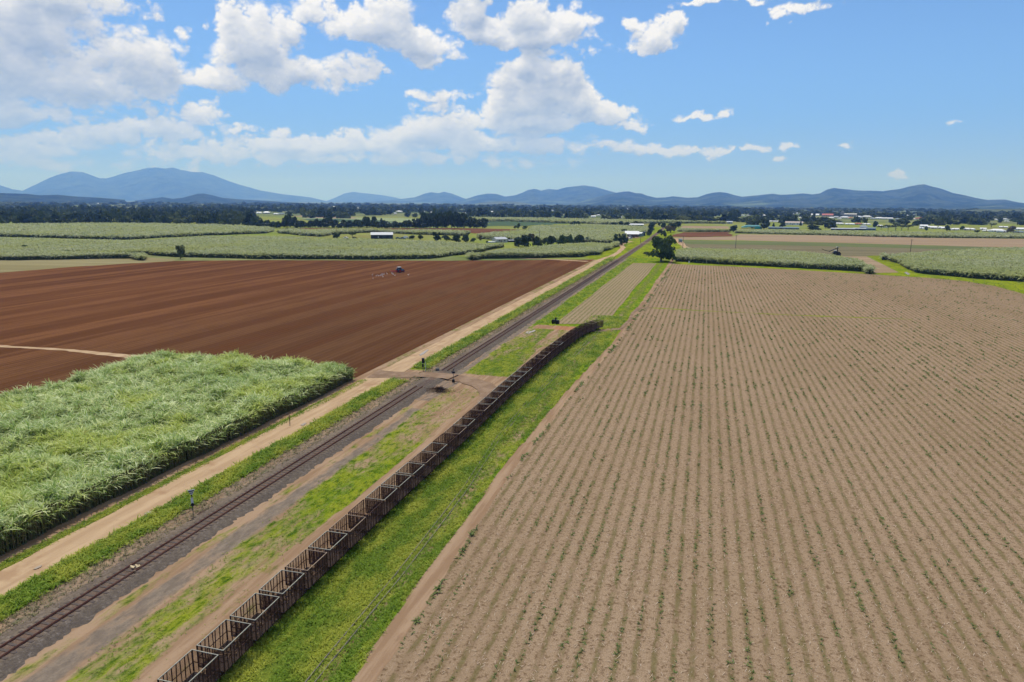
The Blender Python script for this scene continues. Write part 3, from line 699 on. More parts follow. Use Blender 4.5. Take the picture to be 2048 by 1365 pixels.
cane_block(pxp([(557, 467), (640, 474), (655, 470), (730, 466), (830, 466), (940, 468)]) + pxp([(925, 466), (820, 463), (745, 459.5), (640, 460), (570, 459)], H3),
           'thin strip of sugarcane between the farm shed and the dark tree line', 3.0, 5000, L=3, w=.8, seed=44)
cane_block(pxp([(938, 515.5), (951, 518), (1078, 517), (1154, 515), (1195, 510.5), (1234, 491.5)]) + pxp([(1228, 488), (1167, 487), (1080, 493), (1010, 499), (945, 511)], H3),
           'lens-shaped sugarcane block between the grove at the house and the corner of the brown field', 3.1, 12000, L=2.3, w=.45, seed=45)
cane_block(pxp([(958, 477), (985, 480), (1100, 485), (1232, 488), (1246, 480), (1250, 472), (1290, 466), (1297, 459)]) + pxp([(1290, 454), (1220, 450.5), (1075, 452), (1060, 456), (1062, 461), (1000, 465), (960, 469)], H3),
           'broad pale sugarcane field behind the grove and left of the white shed', 3.1, 14000, L=3.4, w=.9, seed=46)
cane_block(pxp([(957, 444), (1010, 443), (1140, 447), (1225, 450), (1300, 447), (1450, 448)]) + pxp([(1450, 444.5), (1300, 442), (1240, 440.5), (1120, 438), (955, 436)], H3),
           'farthest pale crop strip below the tree belt in the middle', 3.0, 5000, L=5, w=1.6, seed=47, amp=2)
cane_block(pxp([(1351, 523.5), (1400, 527), (1456, 530), (1600, 537), (1700, 542.5), (1743, 545)]) + pxp([(1740, 537), (1712, 519), (1673, 512), (1601, 503), (1500, 499), (1456, 498.5), (1372, 497), (1357, 499)], H3),
           'sugarcane block at the far end of the stubble field, beside the big tree', 3.1, 15000, L=2.3, w=.42, seed=48)
cane_block(pxp([(1763, 515), (1800, 530), (1836, 546.5), (1941, 557), (2048, 564.5), (2300, 585)]) + pxp([(2300, 497), (2048, 495), (1950, 498), (1860, 503), (1800, 509), (1765, 511)], H3),
           'large sugarcane block at the right edge behind the bright grass ditch', 3.1, 20000, L=2.4, w=.45, seed=49)
cane_block(pxp([(1471, 467), (1560, 469), (1650, 471), (1760, 474.5), (1850, 476), (2048, 477.5), (2400, 482)]) + pxp([(2400, 472), (2048, 467.5), (1850, 465), (1650, 462), (1520, 460.5), (1480, 461)], 2.),
           'low green crop strip in front of the town at the right', 2.2, 10000, L=3, w=.9, seed=50, amp=.8)
cane_block(pxp([(1361, 464), (1457, 464.5)]) + pxp([(1455, 460), (1362, 459)], 2.), 'short green crop strip behind the small red field', 2.2, 1500, L=3, w=.9, seed=51, amp=.6)

# ------------------------------------------------------------------ grass and shoots near the camera
m_blade = leaf_material('grass_blade', lambda t: t.mix(t.mr(t.noise(t.map(t.obj(), scale=(1, .4, 1)), .45, 4, .6), .4, .62), t.mix(t.attr('tone')['Fac'], (.12, .22, .02), (.28, .39, .032)), (.43, .46, .06)), .3, .6, .2)
m_dull = leaf_material('dry_blade', lambda t: t.mix(t.attr('tone')['Fac'], (.14, .16, .06), (.34, .26, .15)), .2, .7, .2)
def grass(n, x0, x1, y0, y1, fn, h, w, mat, label, seed, name='grass'):
    r = np.random.default_rng(seed); u = r.random(n); x = r.uniform(x0, x1, n); y = y0 * (y1 / y0) ** u
    p = fn(x, y); k = (r.random(n) < p) & inview(x, y, np.zeros(n), .06); x, y = x[k], y[k]
    s = np.maximum(1, np.hypot(x, y) / 60)
    V, F, T = fans(x, y, np.full(len(x), .08), 4, 1.0, 1.0, (40, 85), .7, None, seed)
    # scale every tuft about its foot
    V = V.reshape(len(x), -1, 3); c = np.stack([x, y, np.full(len(x), .08)], -1)[:, None]
    hs = (h * r.uniform(.5, 1.3, len(x)) * np.sqrt(s))[:, None]
    D = V - c; D[..., 0] *= hs; D[..., 1] *= hs; D[..., 2] *= hs
    V = c + D * 1.0
    V = V.reshape(-1, 3); V[:, 2] = np.maximum(V[:, 2], .05)
    o = link(name, np_mesh(name, V, F, mat, dict(tone=T))); tag(o, label, 'grass', None, 'stuff')
    return o
def gz_(x, y): return np.clip(zones(x, y)[0], 0, 1)
# narrow blades: give the unit fan a thin width
_f = fans
def fans_thin(*a, **k): return _f(*a, **k)
def fans(x, y, z, nl, L, w, e0=(45, 85), droop=.75, bias=None, seed=0, tonebias=0.0):
    return _f(x, y, z, nl, L, (.13 if w == 1.0 else w), e0, droop, bias, seed, tonebias)
grass(66000, -30.9, -20.6, 33, 200, lambda x, y: gz_(x, y) * np.clip(fbm(x * .5, y * .06, 3) * 2.4 - .5, .1, 1), .32, 1, m_blade, 'bright green grass growing right of the wagon train', 61)
grass(26000, -55.4, -52.0, 33, 420, lambda x, y: gz_(x, y) * (np.abs(y - 118.5) > 5), .5, 1, m_blade, 'tall bright grass strip between the dirt road and the railway', 62)
grass(16000, -43, -34.5, 33, 180, lambda x, y: gz_(x, y) ** 2 * .8, .2, 1, m_blade, 'short patchy grass between the railway and the wagon train', 63)
grass(9000, -61, -59.2, 33, 112, lambda x, y: gz_(x, y), .22, 1, m_blade, 'low green grass between the sugarcane and the dirt road', 64)
grass(8000, -52.4, -49.9, 33, 400, lambda x, y: .5 + 0 * x, .3, 1, m_dull, 'dry brown grass along the left side of the ballast', 65, 'dry_grass')
grass(12000, -44.5, -25, 182, 420, lambda x, y: gz_(x, y) * ((x < -38.8) | (x > -25)), .3, 1, m_blade, 'green grass beside the far half of the railway', 66)

# young shoots of the stubble rows
m_shoot = leaf_material('shoot_leaf', lambda t: t.mix(t.attr('tone')['Fac'], (.085, .14, .035), (.26, .30, .11)), .35, .7, .1)
rows = np.arange(-19.3, 175, 1.35); sx_, sy_, sh_ = [], [], []
for i, rx in enumerate(rows):
    step = .62; n = int(330 / step); y = 30 + np.arange(n) * step + rng.uniform(-.25, .25, n)
    first = i == 0
    x = rx + rng.normal(0, .11, n) + (interp(y, [(15, 0), (75, -2.0), (110, -1.5), (160, .6), (240, 1.6), (400, 2.6)]) * max(0, 1 - i / 3.) if i < 3 else 0)
    dens_ = fbm(x * .35 + i * 3.3, y * .28, 3, .6); thr = .36 if first else .415 + .07 * (fbm(x * .03, y * .03, 2) - .5)
    k = (dens_ > thr) & inview(x, y, np.zeros(n), .06) & (rng.random(n) < np.clip(80 / np.hypot(x, y), .3, 1)) & (np.abs(y - 219.8) > 1.6)
    sx_.append(x[k]); sy_.append(y[k]); sh_.append((.36 if first else .20) * np.clip((dens_ - thr)[k] * 5.2 + .15, .25, 1.5))
x = np.concatenate(sx_); y = np.concatenate(sy_); hh = np.concatenate(sh_); hh = hh * np.clip(np.hypot(x, y) / 90, 1, 1.7)
V, F, T = _f(x, y, np.full(len(x), .1), 6, 1.0, .24, (25, 80), .6, None, 77)
V = V.reshape(len(x), -1, 3); c = np.stack([x, y, np.full(len(x), .1)], -1)[:, None]; V = (c + (V - c) * hh[:, None, None]).reshape(-1, 3)
tag(link('cane_shoots', np_mesh('cane_shoots', V, F, m_shoot, dict(tone=T))), 'young green cane shoots standing in rows across the stubble field', 'shoots', None, 'stuff')
print('shoots', len(x))
# pale scraps of straw on the stubble
m_straw = material('straw', lambda t, bs: t.mix(t.attr('tone')['Fac'], A(182, 158, 134), A(212, 192, 168)))
n = 26000; y = 32 * (170 / 32) ** rng.random(n); x = rng.uniform(-20, 110, n); k = inview(x, y, np.zeros(n), .04) & (x > interp(y, [(15, -18.4), (75, -20.0), (110, -19.4), (160, -17.4), (240, -16)])); x, y = x[k], y[k]
n = len(x); a = rng.normal(1.2, .9, n); l = rng.uniform(.05, .17, n); w_ = rng.uniform(.010, .020, n); cx, sx = np.cos(a), np.sin(a); zt = rng.uniform(.12, .18, n)
V = np.stack([np.stack([x + s1 * l * cx - s2 * w_ * sx, y + s1 * l * sx + s2 * w_ * cx, zt + s1 * .03], -1) for s1, s2 in ((-1, -1), (1, -1), (1, 1), (-1, 1))], 1).reshape(-1, 3)
F = np.arange(n * 4).reshape(-1, 4)
tag(link('straw', np_mesh('straw', V, F, m_straw, dict(tone=np.repeat(rng.random(n), 4)))), 'pale scraps of dry cane straw lying on the stubble field', 'straw', None, 'stuff')
# ------------------------------------------------------------------ trees
def crown_geo(kind, seed, nf=420):
    "leaf clumps of a crown of unit height 1 and width about 1; returns verts, quads, tone"
    r = np.random.default_rng(seed)
    if kind == 'broad': blobs = [((r.normal(0, .26), r.normal(0, .26), r.uniform(.14, .80)), r.uniform(.19, .29)) for _ in range(20)]
    elif kind == 'round': blobs = [((r.normal(0, .12), r.normal(0, .12), r.uniform(.22, .68)), r.uniform(.26, .34)) for _ in range(10)]
    elif kind == 'flat': blobs = [((r.normal(0, .32), r.normal(0, .32), r.uniform(.70, .86)), r.uniform(.09, .17)) for _ in range(13)]
    elif kind == 'pine': blobs = [((r.normal(0, .03), r.normal(0, .03), z), .26 * (1.05 - z) + .05) for z in np.linspace(.18, .95, 8)]
    elif kind == 'tall': blobs = [((r.normal(0, .16), r.normal(0, .16), r.uniform(.16, .88)), r.uniform(.15, .24)) for _ in range(13)]
    else: blobs = [((r.normal(0, .3), r.normal(0, .3), r.uniform(.2, .6)), r.uniform(.2, .34)) for _ in range(7)]
    c = np.array([b[0] for b in blobs]); rad = np.array([b[1] for b in blobs])
    i = r.choice(len(c), nf, p=rad ** 2 / (rad ** 2).sum())
    d = r.normal(0, 1, (nf, 3)); d /= np.linalg.norm(d, axis=1)[:, None]; d[:, 2] = np.abs(d[:, 2]) * .9 - .25
    p = c[i] + d * (rad[i] * r.uniform(.72, 1.08, nf))[:, None]
    a = r.normal(0, 1, (nf, 3)); a -= d * (a * d).sum(1)[:, None] * .6; a /= np.linalg.norm(a, axis=1)[:, None]
    b = np.cross(d + r.normal(0, .5, d.shape), a); b /= np.linalg.norm(b, axis=1)[:, None]
    s = (r.uniform(.05, .12, nf) * (430 / nf) ** .42)[:, None]
    V = np.stack([p - a * s - b * s * .5, p + a * s - b * s * .7, p + a * s * .8 + b * s, p - a * s * .9 + b * s * .8], 1).reshape(-1, 3)
    tone = np.repeat(np.clip(r.random(len(c))[i] * .6 + r.random(nf) * .4, 0, 1), 4)
    V[:, 2] = np.maximum(V[:, 2], .01)
    return V, np.arange(nf * 4).reshape(-1, 4), tone
def fol(dark, mid, light):
    def f(t):
        tone = t.attr('tone')['Fac']; c = t.mix(t.mr(tone, .0, .6), dark, mid); return t.mix(t.mr(tone, .6, 1.0), c, light)
    return f
m_fol = {'dark': leaf_material('dark_foliage', fol((.024, .040, .010), (.044, .066, .015), (.085, .105, .024)), .12, .6, .25),
         'green': leaf_material('green_foliage', fol((.035, .065, .014), (.065, .105, .022), (.11, .145, .035)), .15, .6, .25),
         'olive': leaf_material('olive_foliage', fol((.07, .085, .03), (.13, .15, .05), (.20, .20, .075)), .15, .7, .15),
         'brown': leaf_material('brownish_foliage', fol((.09, .075, .04), (.15, .12, .065), (.20, .16, .09)), .12, .7, .15)}
m_bark = material('bark', lambda t, bs: t.mix(t.mr(t.noise(t.obj(), 3, 4), .4, .6), (.10, .075, .055), (.17, .14, .11)))
def trunk_mb(kind, seed):
    r = random.Random(seed); mb = MB(); h = {'broad': .5, 'round': .35, 'flat': .66, 'pine': .9, 'tall': .7}.get(kind, .3)
    mb.cyl((0, 0, 0), (r.uniform(-.03, .03), r.uniform(-.03, .03), h), .035, 7, .018)
    for k in range(5 if kind != 'pine' else 0):
        a = r.uniform(0, 6.28); z0 = h * r.uniform(.45, .95); q = r.uniform(.2, .34)
        mb.cyl((0, 0, z0), (math.cos(a) * q, math.sin(a) * q, z0 + r.uniform(.08, .26)), .014, 5, .005)
    return mb
CR, TK = {}, {}
def tree(x, y, h, w, kind='broad', col='dark', label=None, group=None, name='tree', cat='tree', var=None, nf=420, z=0.05):
    var = rnd.randrange(3) if var is None else var
    key = (kind, col, var, nf)
    if key not in CR:
        V, F, T = crown_geo(kind, 100 + var * 7 + len(kind), nf)
        if kind != 'shrub':   # normalise to unit size
            V[:, 2] *= 1.0 / V[:, 2].max()
        ex = max(np.ptp(V[:, 0]), np.ptp(V[:, 1])); V[:, :2] /= ex
        if kind == 'shrub': V[:, 2] /= V[:, 2].max()
        CR[key] = np_mesh('crown', V, F, m_fol[col], dict(tone=T))
    if (kind, var) not in TK: TK[(kind, var)] = trunk_mb(kind, var).mesh('trunk', m_bark)
    t = empty(name, (x, y, z), rnd.uniform(0, 6.28), label, cat, group); t.scale = (w, w, h)
    link('crown', CR[key], t); link('trunk', TK[(kind, var)], t)
    return t
def ptree(u, v, hp, wp, kind, col, label, group=None, name='tree', cat='tree', nf=420):
    x, y = at(u, v); d = math.hypot(x, y); s = d / 1365 * (math.cos(math.atan((u - 1024) / 1365)))
    return tree(x, y, hp * s, wp * s, kind, col, label, group, name, cat, nf=nf)
ptree(1322, 524, 55, 64, 'broad', 'green', 'big dark spreading tree beside the railway at the end of the row field', nf=1400)
ptree(1338, 503, 28, 26, 'broad', 'dark', 'tree standing close behind the big spreading tree by the railway', nf=700)
ptree(1293, 512, 8, 13, 'shrub', 'olive', 'olive bush at the foot of the big spreading tree, on its left side', name='bush', cat='bush')
ptree(673, 478.5, 13.5, 17, 'round', 'dark', 'round dense dark tree alone left of the farm shed', nf=700)
ptree(705, 478.5, 14, 16, 'flat', 'olive', 'thin flat-topped tree between the round tree and the farm shed')
ptree(709, 478.5, 4.5, 8, 'shrub', 'green', 'small bush under the flat-topped tree left of the farm shed', name='bush', cat='bush')
for i, (u, v, h, w, k, c, l) in enumerate([
    (824, 479, 8, 15, 'round', 'dark', 'low dark rounded tree just right of the parked vehicles by the shed'),
    (841, 480, 10, 12, 'round', 'dark', 'small dark tree second from the parked vehicles by the shed'),
    (873, 482, 18, 21, 'broad', 'dark', 'tallest tree of the row between the shed and the gabled house'),
    (893, 482, 11, 19, 'round', 'dark', 'low wide tree in the middle of the row left of the gabled house'),
    (913, 485, 16, 20, 'broad', 'dark', 'dark tree third from the right in the row left of the gabled house'),
    (932, 485, 17, 20, 'broad', 'dark', 'dark tree second from the right in the row left of the gabled house'),
    (946, 485, 9, 12, 'round', 'green', 'small tree at the right end of the row left of the gabled house'),
    (961, 482, 12, 9, 'tall', 'brown', 'thin bare brownish tree left of the gabled house')]):
    ptree(u, v, h, w, k, c, l, 'trees between the shed and the gabled house')
ptree(974, 487, 5, 5, 'shrub', 'dark', 'small dark round bush on the lawn before the gabled house', name='bush', cat='bush')
for (u, v, h, w, k, c, l) in [
    (1038, 494, 20, 24, 'broad', 'dark', 'dark tree at the left end of the grove right of the gabled house'),
    (1052, 496, 28, 26, 'broad', 'dark', 'tallest dark tree of the grove right of the gabled house'),
    (1066, 495, 28, 22, 'flat', 'brown', 'brownish flat-topped tree rising over the grove right of the gabled house'),
    (1075, 495, 22, 24, 'broad', 'dark', 'dense dark tree just right of the brownish one in the grove'),
    (1090, 490, 15, 15, 'tall', 'olive', 'light olive small tree in the gap of the grove'),
    (1102, 494, 23, 20, 'round', 'dark', 'round dark tree just right of the gap in the grove'),
    (1122, 493, 24, 22, 'broad', 'green', 'green tree in the middle of the right half of the grove'),
    (1140, 491, 22, 22, 'broad', 'green', 'broad green tree second from the right end of the grove'),
    (1158, 489, 20, 20, 'round', 'dark', 'dark tree at the right end of the grove, beside the palm')]:
    ptree(u, v, h, w, k, c, l, 'trees of the grove beside the gabled house', nf=600)
for (u, v, h, w, k, c, l) in [
    (1232, 488, 20, 12, 'tall', 'green', 'slim tree at the left of the clump before the white-roofed shed'),
    (1243, 491, 24, 24, 'broad', 'dark', 'biggest dark tree of the clump before the white-roofed shed'),
    (1252, 489, 14, 12, 'round', 'dark', 'small dark tree at the right of the clump before the white-roofed shed'),
    (1246, 470, 12, 12, 'flat', 'green', 'tree behind the left end of the white-roofed shed'),
    (1299, 473, 15, 14, 'round', 'dark', 'dark tree on the left of the line just past the white-roofed shed'),
    (1302, 461, 13, 16, 'broad', 'dark', 'dark tree left of the line, second past the white-roofed shed'),
    (1305, 453, 9, 17, 'round', 'dark', 'wide dark tree left of the line, right of the long pale barn'),
    (1318, 453, 8, 8, 'tall', 'dark', 'small dark tree where the railway line disappears'),
    (1326, 457, 11, 12, 'round', 'dark', 'dark tree on the right of the line where it disappears'),
    (1341, 466, 15, 26, 'shrub', 'brown', 'grey-brown bushy tree between the line and the small red field'),
    (1346, 459, 13, 20, 'broad', 'dark', 'dark tree behind the grey-brown bushy tree by the small red field'),
    (1357, 456, 13, 13, 'round', 'dark', 'rounded dark tree at the corner of the far tan field'),
    (1319, 468, 9, 12, 'round', 'dark', 'small dark tree right of the line before the brown field track'),
    (1328, 474, 13, 13, 'broad', 'dark', 'dark tree right of the line behind the big spreading tree')]:
    ptree(u, v, h, w, k, c, l, 'trees along the far railway line')
for (u, v, h, w, k, c, l) in [
    (1226, 452.5, 8, 18, 'round', 'dark', 'low wide dark tree at the left end of the row before the long pale barn'),
    (1241, 452.5, 10, 14, 'broad', 'dark', 'tallest tree of the row before the long pale barn'),
    (1253, 452.5, 8, 14, 'round', 'dark', 'dark tree touching the left end of the long pale barn'),
    (1270, 448, 6, 12, 'round', 'dark', 'low tree behind the long pale barn'),
    (1143, 451, 5, 8, 'round', 'dark', 'small bush-like tree at the left of the group in the pale crop'),
    (1149, 450.5, 8, 7, 'tall', 'dark', 'slim dark tree of the group in the pale crop'),
    (1157, 450.5, 8, 9, 'broad', 'dark', 'right-hand tree of the group in the pale crop'),
    (1030, 458, 7, 8, 'tall', 'olive', 'thin tree at the left of the group at the tip of the red field'),
    (1037, 458.5, 12, 9, 'tall', 'green', 'tallest thin tree at the tip of the red field'),
    (1050, 459, 7, 13, 'round', 'green', 'low bushy tree at the tip of the red field')]:
    ptree(u, v, h, w, k, c, l, 'trees out in the middle fields')
ptree(361, 518.5, 29, 22, 'tall', 'olive', 'lone thin tree at the brown field\'s edge before the long crop block', nf=260)
ptree(52, 502.5, 13, 15, 'round', 'green', 'small round green tree standing in the crop at the far left')
for (u, v, h, w, k, c, l) in [
    (1467, 464.5, 14, 18, 'round', 'dark', 'dark bushy tree at the corner of the red field and low crop strip'),
    (1499, 456, 9, 16, 'round', 'olive', 'dull tree left of the teal-roofed nursery'),
    (1510, 457, 11, 22, 'broad', 'dark', 'dark tree behind the teal-roofed nursery'),
    (1528, 459, 12, 15, 'round', 'dark', 'dark rounded tree between the teal roof and the long blue-grey shed'),
    (1534, 457, 19, 12, 'tall', 'dark', 'tall dark tree rising right of the teal roof'),
    (1547, 454, 8, 6, 'pine', 'dark', 'small pointed tree behind the long blue-grey shed'),
    (1565, 455, 10, 16, 'broad', 'dark', 'dark tree behind the middle of the long blue-grey shed'),
    (1601, 452, 9, 6, 'pine', 'dark', 'small pointed tree right of the wide pale factory'),
    (1626, 462, 12, 30, 'round', 'dark', 'wide dark tree at the edge of the low crop strip under the yellow-green crown'),
    (1623, 457, 14, 46, 'flat', 'olive', 'very wide yellow-green flat-topped tree behind the low crop strip'),
    (1626, 447, 20, 17, 'pine', 'dark', 'dark tree leaning up behind the wide flat-topped tree'),
    (1651, 457, 14, 13, 'round', 'dark', 'dark tree left of the long dark-roofed sheds'),
    (1664, 458, 14, 17, 'broad', 'dark', 'dark tree at the left end of the long dark-roofed sheds'),
    (1750, 456, 14, 12, 'round', 'dark', 'dark tree behind the right end of the long dark-roofed sheds'),
    (1762, 460, 9, 12, 'flat', 'olive', 'grey-green spreading tree next to the long dark-roofed sheds'),
    (1776, 461, 11, 16, 'flat', 'olive', 'grey-green spreading tree, second of the row by the meadow'),
    (1791, 462, 12, 18, 'flat', 'olive', 'grey-green spreading tree, third of the row by the meadow'),
    (1803, 462, 12, 18, 'flat', 'olive', 'grey-green spreading tree, fourth of the row by the meadow'),
    (1816, 461, 11, 18, 'flat', 'olive', 'grey-green spreading tree at the right end of the row by the meadow'),
    (1852, 462, 9, 8, 'round', 'dark', 'small dark tree before the white-roofed houses, right of the spreading row'),
    (1895, 463, 12, 11, 'round', 'dark', 'dark tree before the middle of the white-roofed houses'),
    (1924, 461, 9, 9, 'round', 'green', 'small green tree before the right part of the white-roofed houses'),
    (1954, 466, 6, 11, 'shrub', 'dark', 'dark bush in the meadow before the white-roofed houses'),
    (1982, 455, 8, 22, 'flat', 'olive', 'wide olive tree behind the houses at the right'),
    (2022, 466, 14, 18, 'round', 'brown', 'brownish tree before the houses at the right edge'),
    (2035, 450, 10, 28, 'flat', 'green', 'wide bright green tree at the right edge'),
    (2027, 441, 16, 10, 'tall', 'dark', 'tall dark tree above the roofs near the right edge'),
    (2041, 441, 12, 13, 'broad', 'dark', 'broad dark tree at the right edge beside the tall one'),
    (2000, 447, 12, 10, 'tall', 'dark', 'dark tree among the upper roofs near the right edge'),
    (1774, 433, 9, 18, 'round', 'dark', 'far rounded tree above the roofs of the town')]:
    ptree(u, v, h, w, k, c, l, 'trees before the town', nf=300)
# long dark tree line and grove on the left
G1 = 'trees of the long dark tree line'
for i in range(64):
    u = 500 + i * 5.5 + rnd.uniform(-2, 2)
    h = rnd.uniform(10, 17); 
    for c0, hh, ww in ((505, 24, 14), (521, 22, 9), (571, 22, 10), (579, 30, 12), (586, 24, 12), (630, 20, 14), (657, 22, 14), (735, 24, 16), (748, 26, 15), (765, 22, 13)):
        if abs(u - c0) < 4: h = hh * .92
    ptree(u, rnd.uniform(455, 457.5), h, rnd.uniform(14, 19), rnd.choice(['broad', 'tall', 'round', 'tall']), 'dark', ('%s dark tree in the %s of the long tree line' % ('tall' if h > 17 else 'low' if h < 12.5 else 'middle-sized', 'left end' if u < 600 else 'left half' if u < 690 else 'right half' if u < 770 else 'right end')), G1, nf=260)
G2 = 'trees of the dense dark grove'
for i in range(32):
    u = 832 + i * 4.4 + rnd.uniform(-2, 2); back = i % 2
    h = rnd.uniform(24, 30) if 845 < u < 930 else rnd.uniform(13, 20)
    ptree(u, 452 if back else 457, h, rnd.uniform(16, 22), rnd.choice(['broad', 'broad', 'tall']), 'dark', ('dark tree in the %s of the dense %s grove' % ('back' if back else 'front', 'left part of the' if u < 860 else 'middle of the' if u < 925 else 'right part of the')).replace('of the dense left part of the grove', 'of the left part of the dense grove').replace('of the dense middle of the grove', 'of the middle of the dense grove').replace('of the dense right part of the grove', 'of the right part of the dense grove'), G2, nf=300)

# palms
m_palm = leaf_material('palm_frond', fol((.05, .08, .04), (.08, .13, .06), (.16, .20, .13)), .15, .5, .3)
def palm(u, v, hp, wp, label):
    x, y = at(u, v); s = math.hypot(x, y) / 1365; h = hp * s; w = wp * s
    t = empty('palm_tree', (x, y, .05), 0, label, 'palm')
    V, F, T = fans(np.zeros(1), np.zeros(1), np.array([h * .72]), 26, w * .42, w * .09, (-5, 70), .9, None, 5)
    link('crown', np_mesh('crown', V, F, m_palm, dict(tone=T)), t)
    MB().cyl((0, 0, 0), (0, 0, h * .74), .22, 8, .15).build('trunk', m_bark, t)
palm(1174, 487.5, 15, 13, 'silvery palm at the right end of the grove beside the gabled house')
palm(1262, 464, 7, 8, 'small palm behind the white-roofed shed by the line')

# houses: photo column, foot row, width, height, roof
HG = [('white-roofed house among the trees of the town at the right', 'white roofs among the trees of the town',
       [(1663, 437.5, 9, 3, 'w'), (1672, 436, 8, 3, 'g'), (1689, 437, 18, 3.5, 'w'), (1679, 438.5, 6, 2, 'w'), (1700, 437.5, 7, 2.2, 'r'), (1716, 435.5, 14, 3.2, 'w'), (1733, 435.5, 18, 3.6, 'w'), (1724, 439.5, 14, 2.6, 'w'), (1745, 438.5, 8, 2.4, 'g'), (1758, 438.5, 16, 3.6, 'w'), (1774, 438.8, 20, 3.0, 'w'), (1795, 441, 8, 4, 'b'), (1816, 438.5, 5, 2.4, 'w'), (1826, 439.5, 6, 2, 'w'), (1836, 439, 14, 3, 'r'), (1842, 437, 8, 2, 'r'), (1585, 429.5, 5, 2, 'w'), (1594, 428, 4, 2, 'w'), (1602, 437, 8, 2.2, 'w'), (1631, 438, 7, 2.2, 'g'), (1528, 433, 5, 3, 'w'), (1486, 432, 5, 1.6, 'w'), (1496, 432, 4, 1.6, 'w'), (1502, 432.5, 4, 1.6, 'g'), (1353, 432, 4, 2, 'w'), (1367, 432.5, 4, 2, 'w'),
        (1980, 441, 9, 3, 'w'), (1990, 440.5, 7, 2.4, 'w'), (1998, 441, 5, 2, 'g'), (2008, 440, 12, 2.6, 'w'), (2024, 440, 8, 2.6, 'w'), (2014, 444, 8, 2, 'w'), (2036, 444, 5, 2.5, 'c'), (1812, 432, 8, 2, 'w'), (1825, 432, 7, 2, 'w'), (1832, 432.5, 5, 2, 'g')]),
      ('white-roofed house in the row behind the far meadow', 'houses in the rows behind the meadow',
       [(1678, 449.5, 18, 3.6, 'w'), (1700, 450, 16, 3.0, 'w'), (1716, 450, 14, 3.4, 'r'), (1733, 450.3, 15, 3, 'w'), (1759, 454.5, 8, 4, 'w'), (1768, 455.5, 12, 3.5, 'w'), (1783, 455, 10, 2.2, 'g'),
        (1847, 455, 13, 5, 'w'), (1843, 458.5, 9, 3, 'w'), (1858, 457, 9, 4.5, 'w'), (1868, 458, 10, 5, 'w'), (1881, 458, 9, 4.5, 'w'), (1889, 459, 10, 5, 'w'), (1897, 460, 7, 3, 'g'), (1908, 461, 9, 4, 'w'), (1914, 460.5, 8, 3.6, 'w'), (1932, 461, 9, 4.6, 'w'), (1944, 461, 9, 4, 'w'), (1925, 456.5, 5, 2, 'w'), (1966, 460, 10, 3.8, 'w'), (1974, 463.5, 16, 3.4, 'w'), (1994, 464.5, 26, 6, 'w'), (2006, 456, 14, 3, 'w'), (1999, 466.5, 9, 4.5, 'b'), (2009, 465.5, 12, 4, 'g'), (2040, 461, 20, 5, 'w'), (2038, 466.5, 18, 4, 'b')]),
      ('white-roofed house in the tree belt of the middle distance', 'scattered houses in the tree belt',
       [(507, 427, 6, 3, 'w'), (518, 427.5, 9, 3, 'w'), (533, 428, 12, 4.5, 'w'), (552, 429.5, 10, 2.6, 'w'), (563, 429.5, 11, 3, 'b'), (576, 429, 9, 2.4, 'w'), (580, 424, 5, 1.8, 'c'), (606, 425.5, 7, 3, 'b'), (668, 415.5, 5, 2, 'w'), (707, 416.5, 3, 2, 'w'), (717, 417.5, 8, 1.6, 'c'), (735, 418.8, 4, 2, 'w'), (799, 425, 12, 3, 'w'), (790, 429, 5, 3, 'g'), (812, 424, 5, 2, 'w'), (843, 424.5, 12, 3, 'w'), (866, 426, 9, 2, 'c'), (906, 427, 8, 2.6, 'w'), (915, 426.5, 6, 2, 'w'), (928, 427.5, 6, 2, 'w'), (945, 427, 4, 2, 'w'),
        (985, 425.5, 8, 2.6, 'w'), (1006, 423.5, 8, 3.4, 'w'), (1016, 428, 6, 2, 'c'), (1123, 431.5, 8, 3, 'c'), (1187, 434.6, 9, 3, 'w'), (1197, 432, 6, 2.4, 'w'), (1204, 432, 5, 2.4, 'w'), (1241, 436, 4, 2, 'w'), (1249, 431, 5, 2, 'w'), (1105, 422.5, 4, 2, 'g'), (1170, 420, 6, 2, 'w'), (1180, 421, 8, 1.6, 'c'), (1256, 419.5, 5, 2.4, 'g')]),
      ('far white-roofed farmhouse beyond the forest at the left', 'far farmhouses beyond the forest',
       [(4, 404.5, 9, 1.8, 'w'), (106, 407, 5, 1.8, 'c'), (117, 406.5, 6, 2, 'w'), (127, 406, 7, 1.6, 'w'), (199, 408.5, 6, 2, 'g'), (223, 407.5, 10, 1.8, 'w'), (211, 407, 5, 1.6, 'g')])]
HS = [(u, v, w) for _, _, L_ in HG for (u, v, w, h, c) in L_] + [(1655, 433.5, 20), (1627, 431.5, 20), (1696, 433.8, 34), (1547, 444.5, 18), (1588, 450, 32)]
HS = [(u, math.hypot(*at(u, v)), w) for u, v, w in HS]

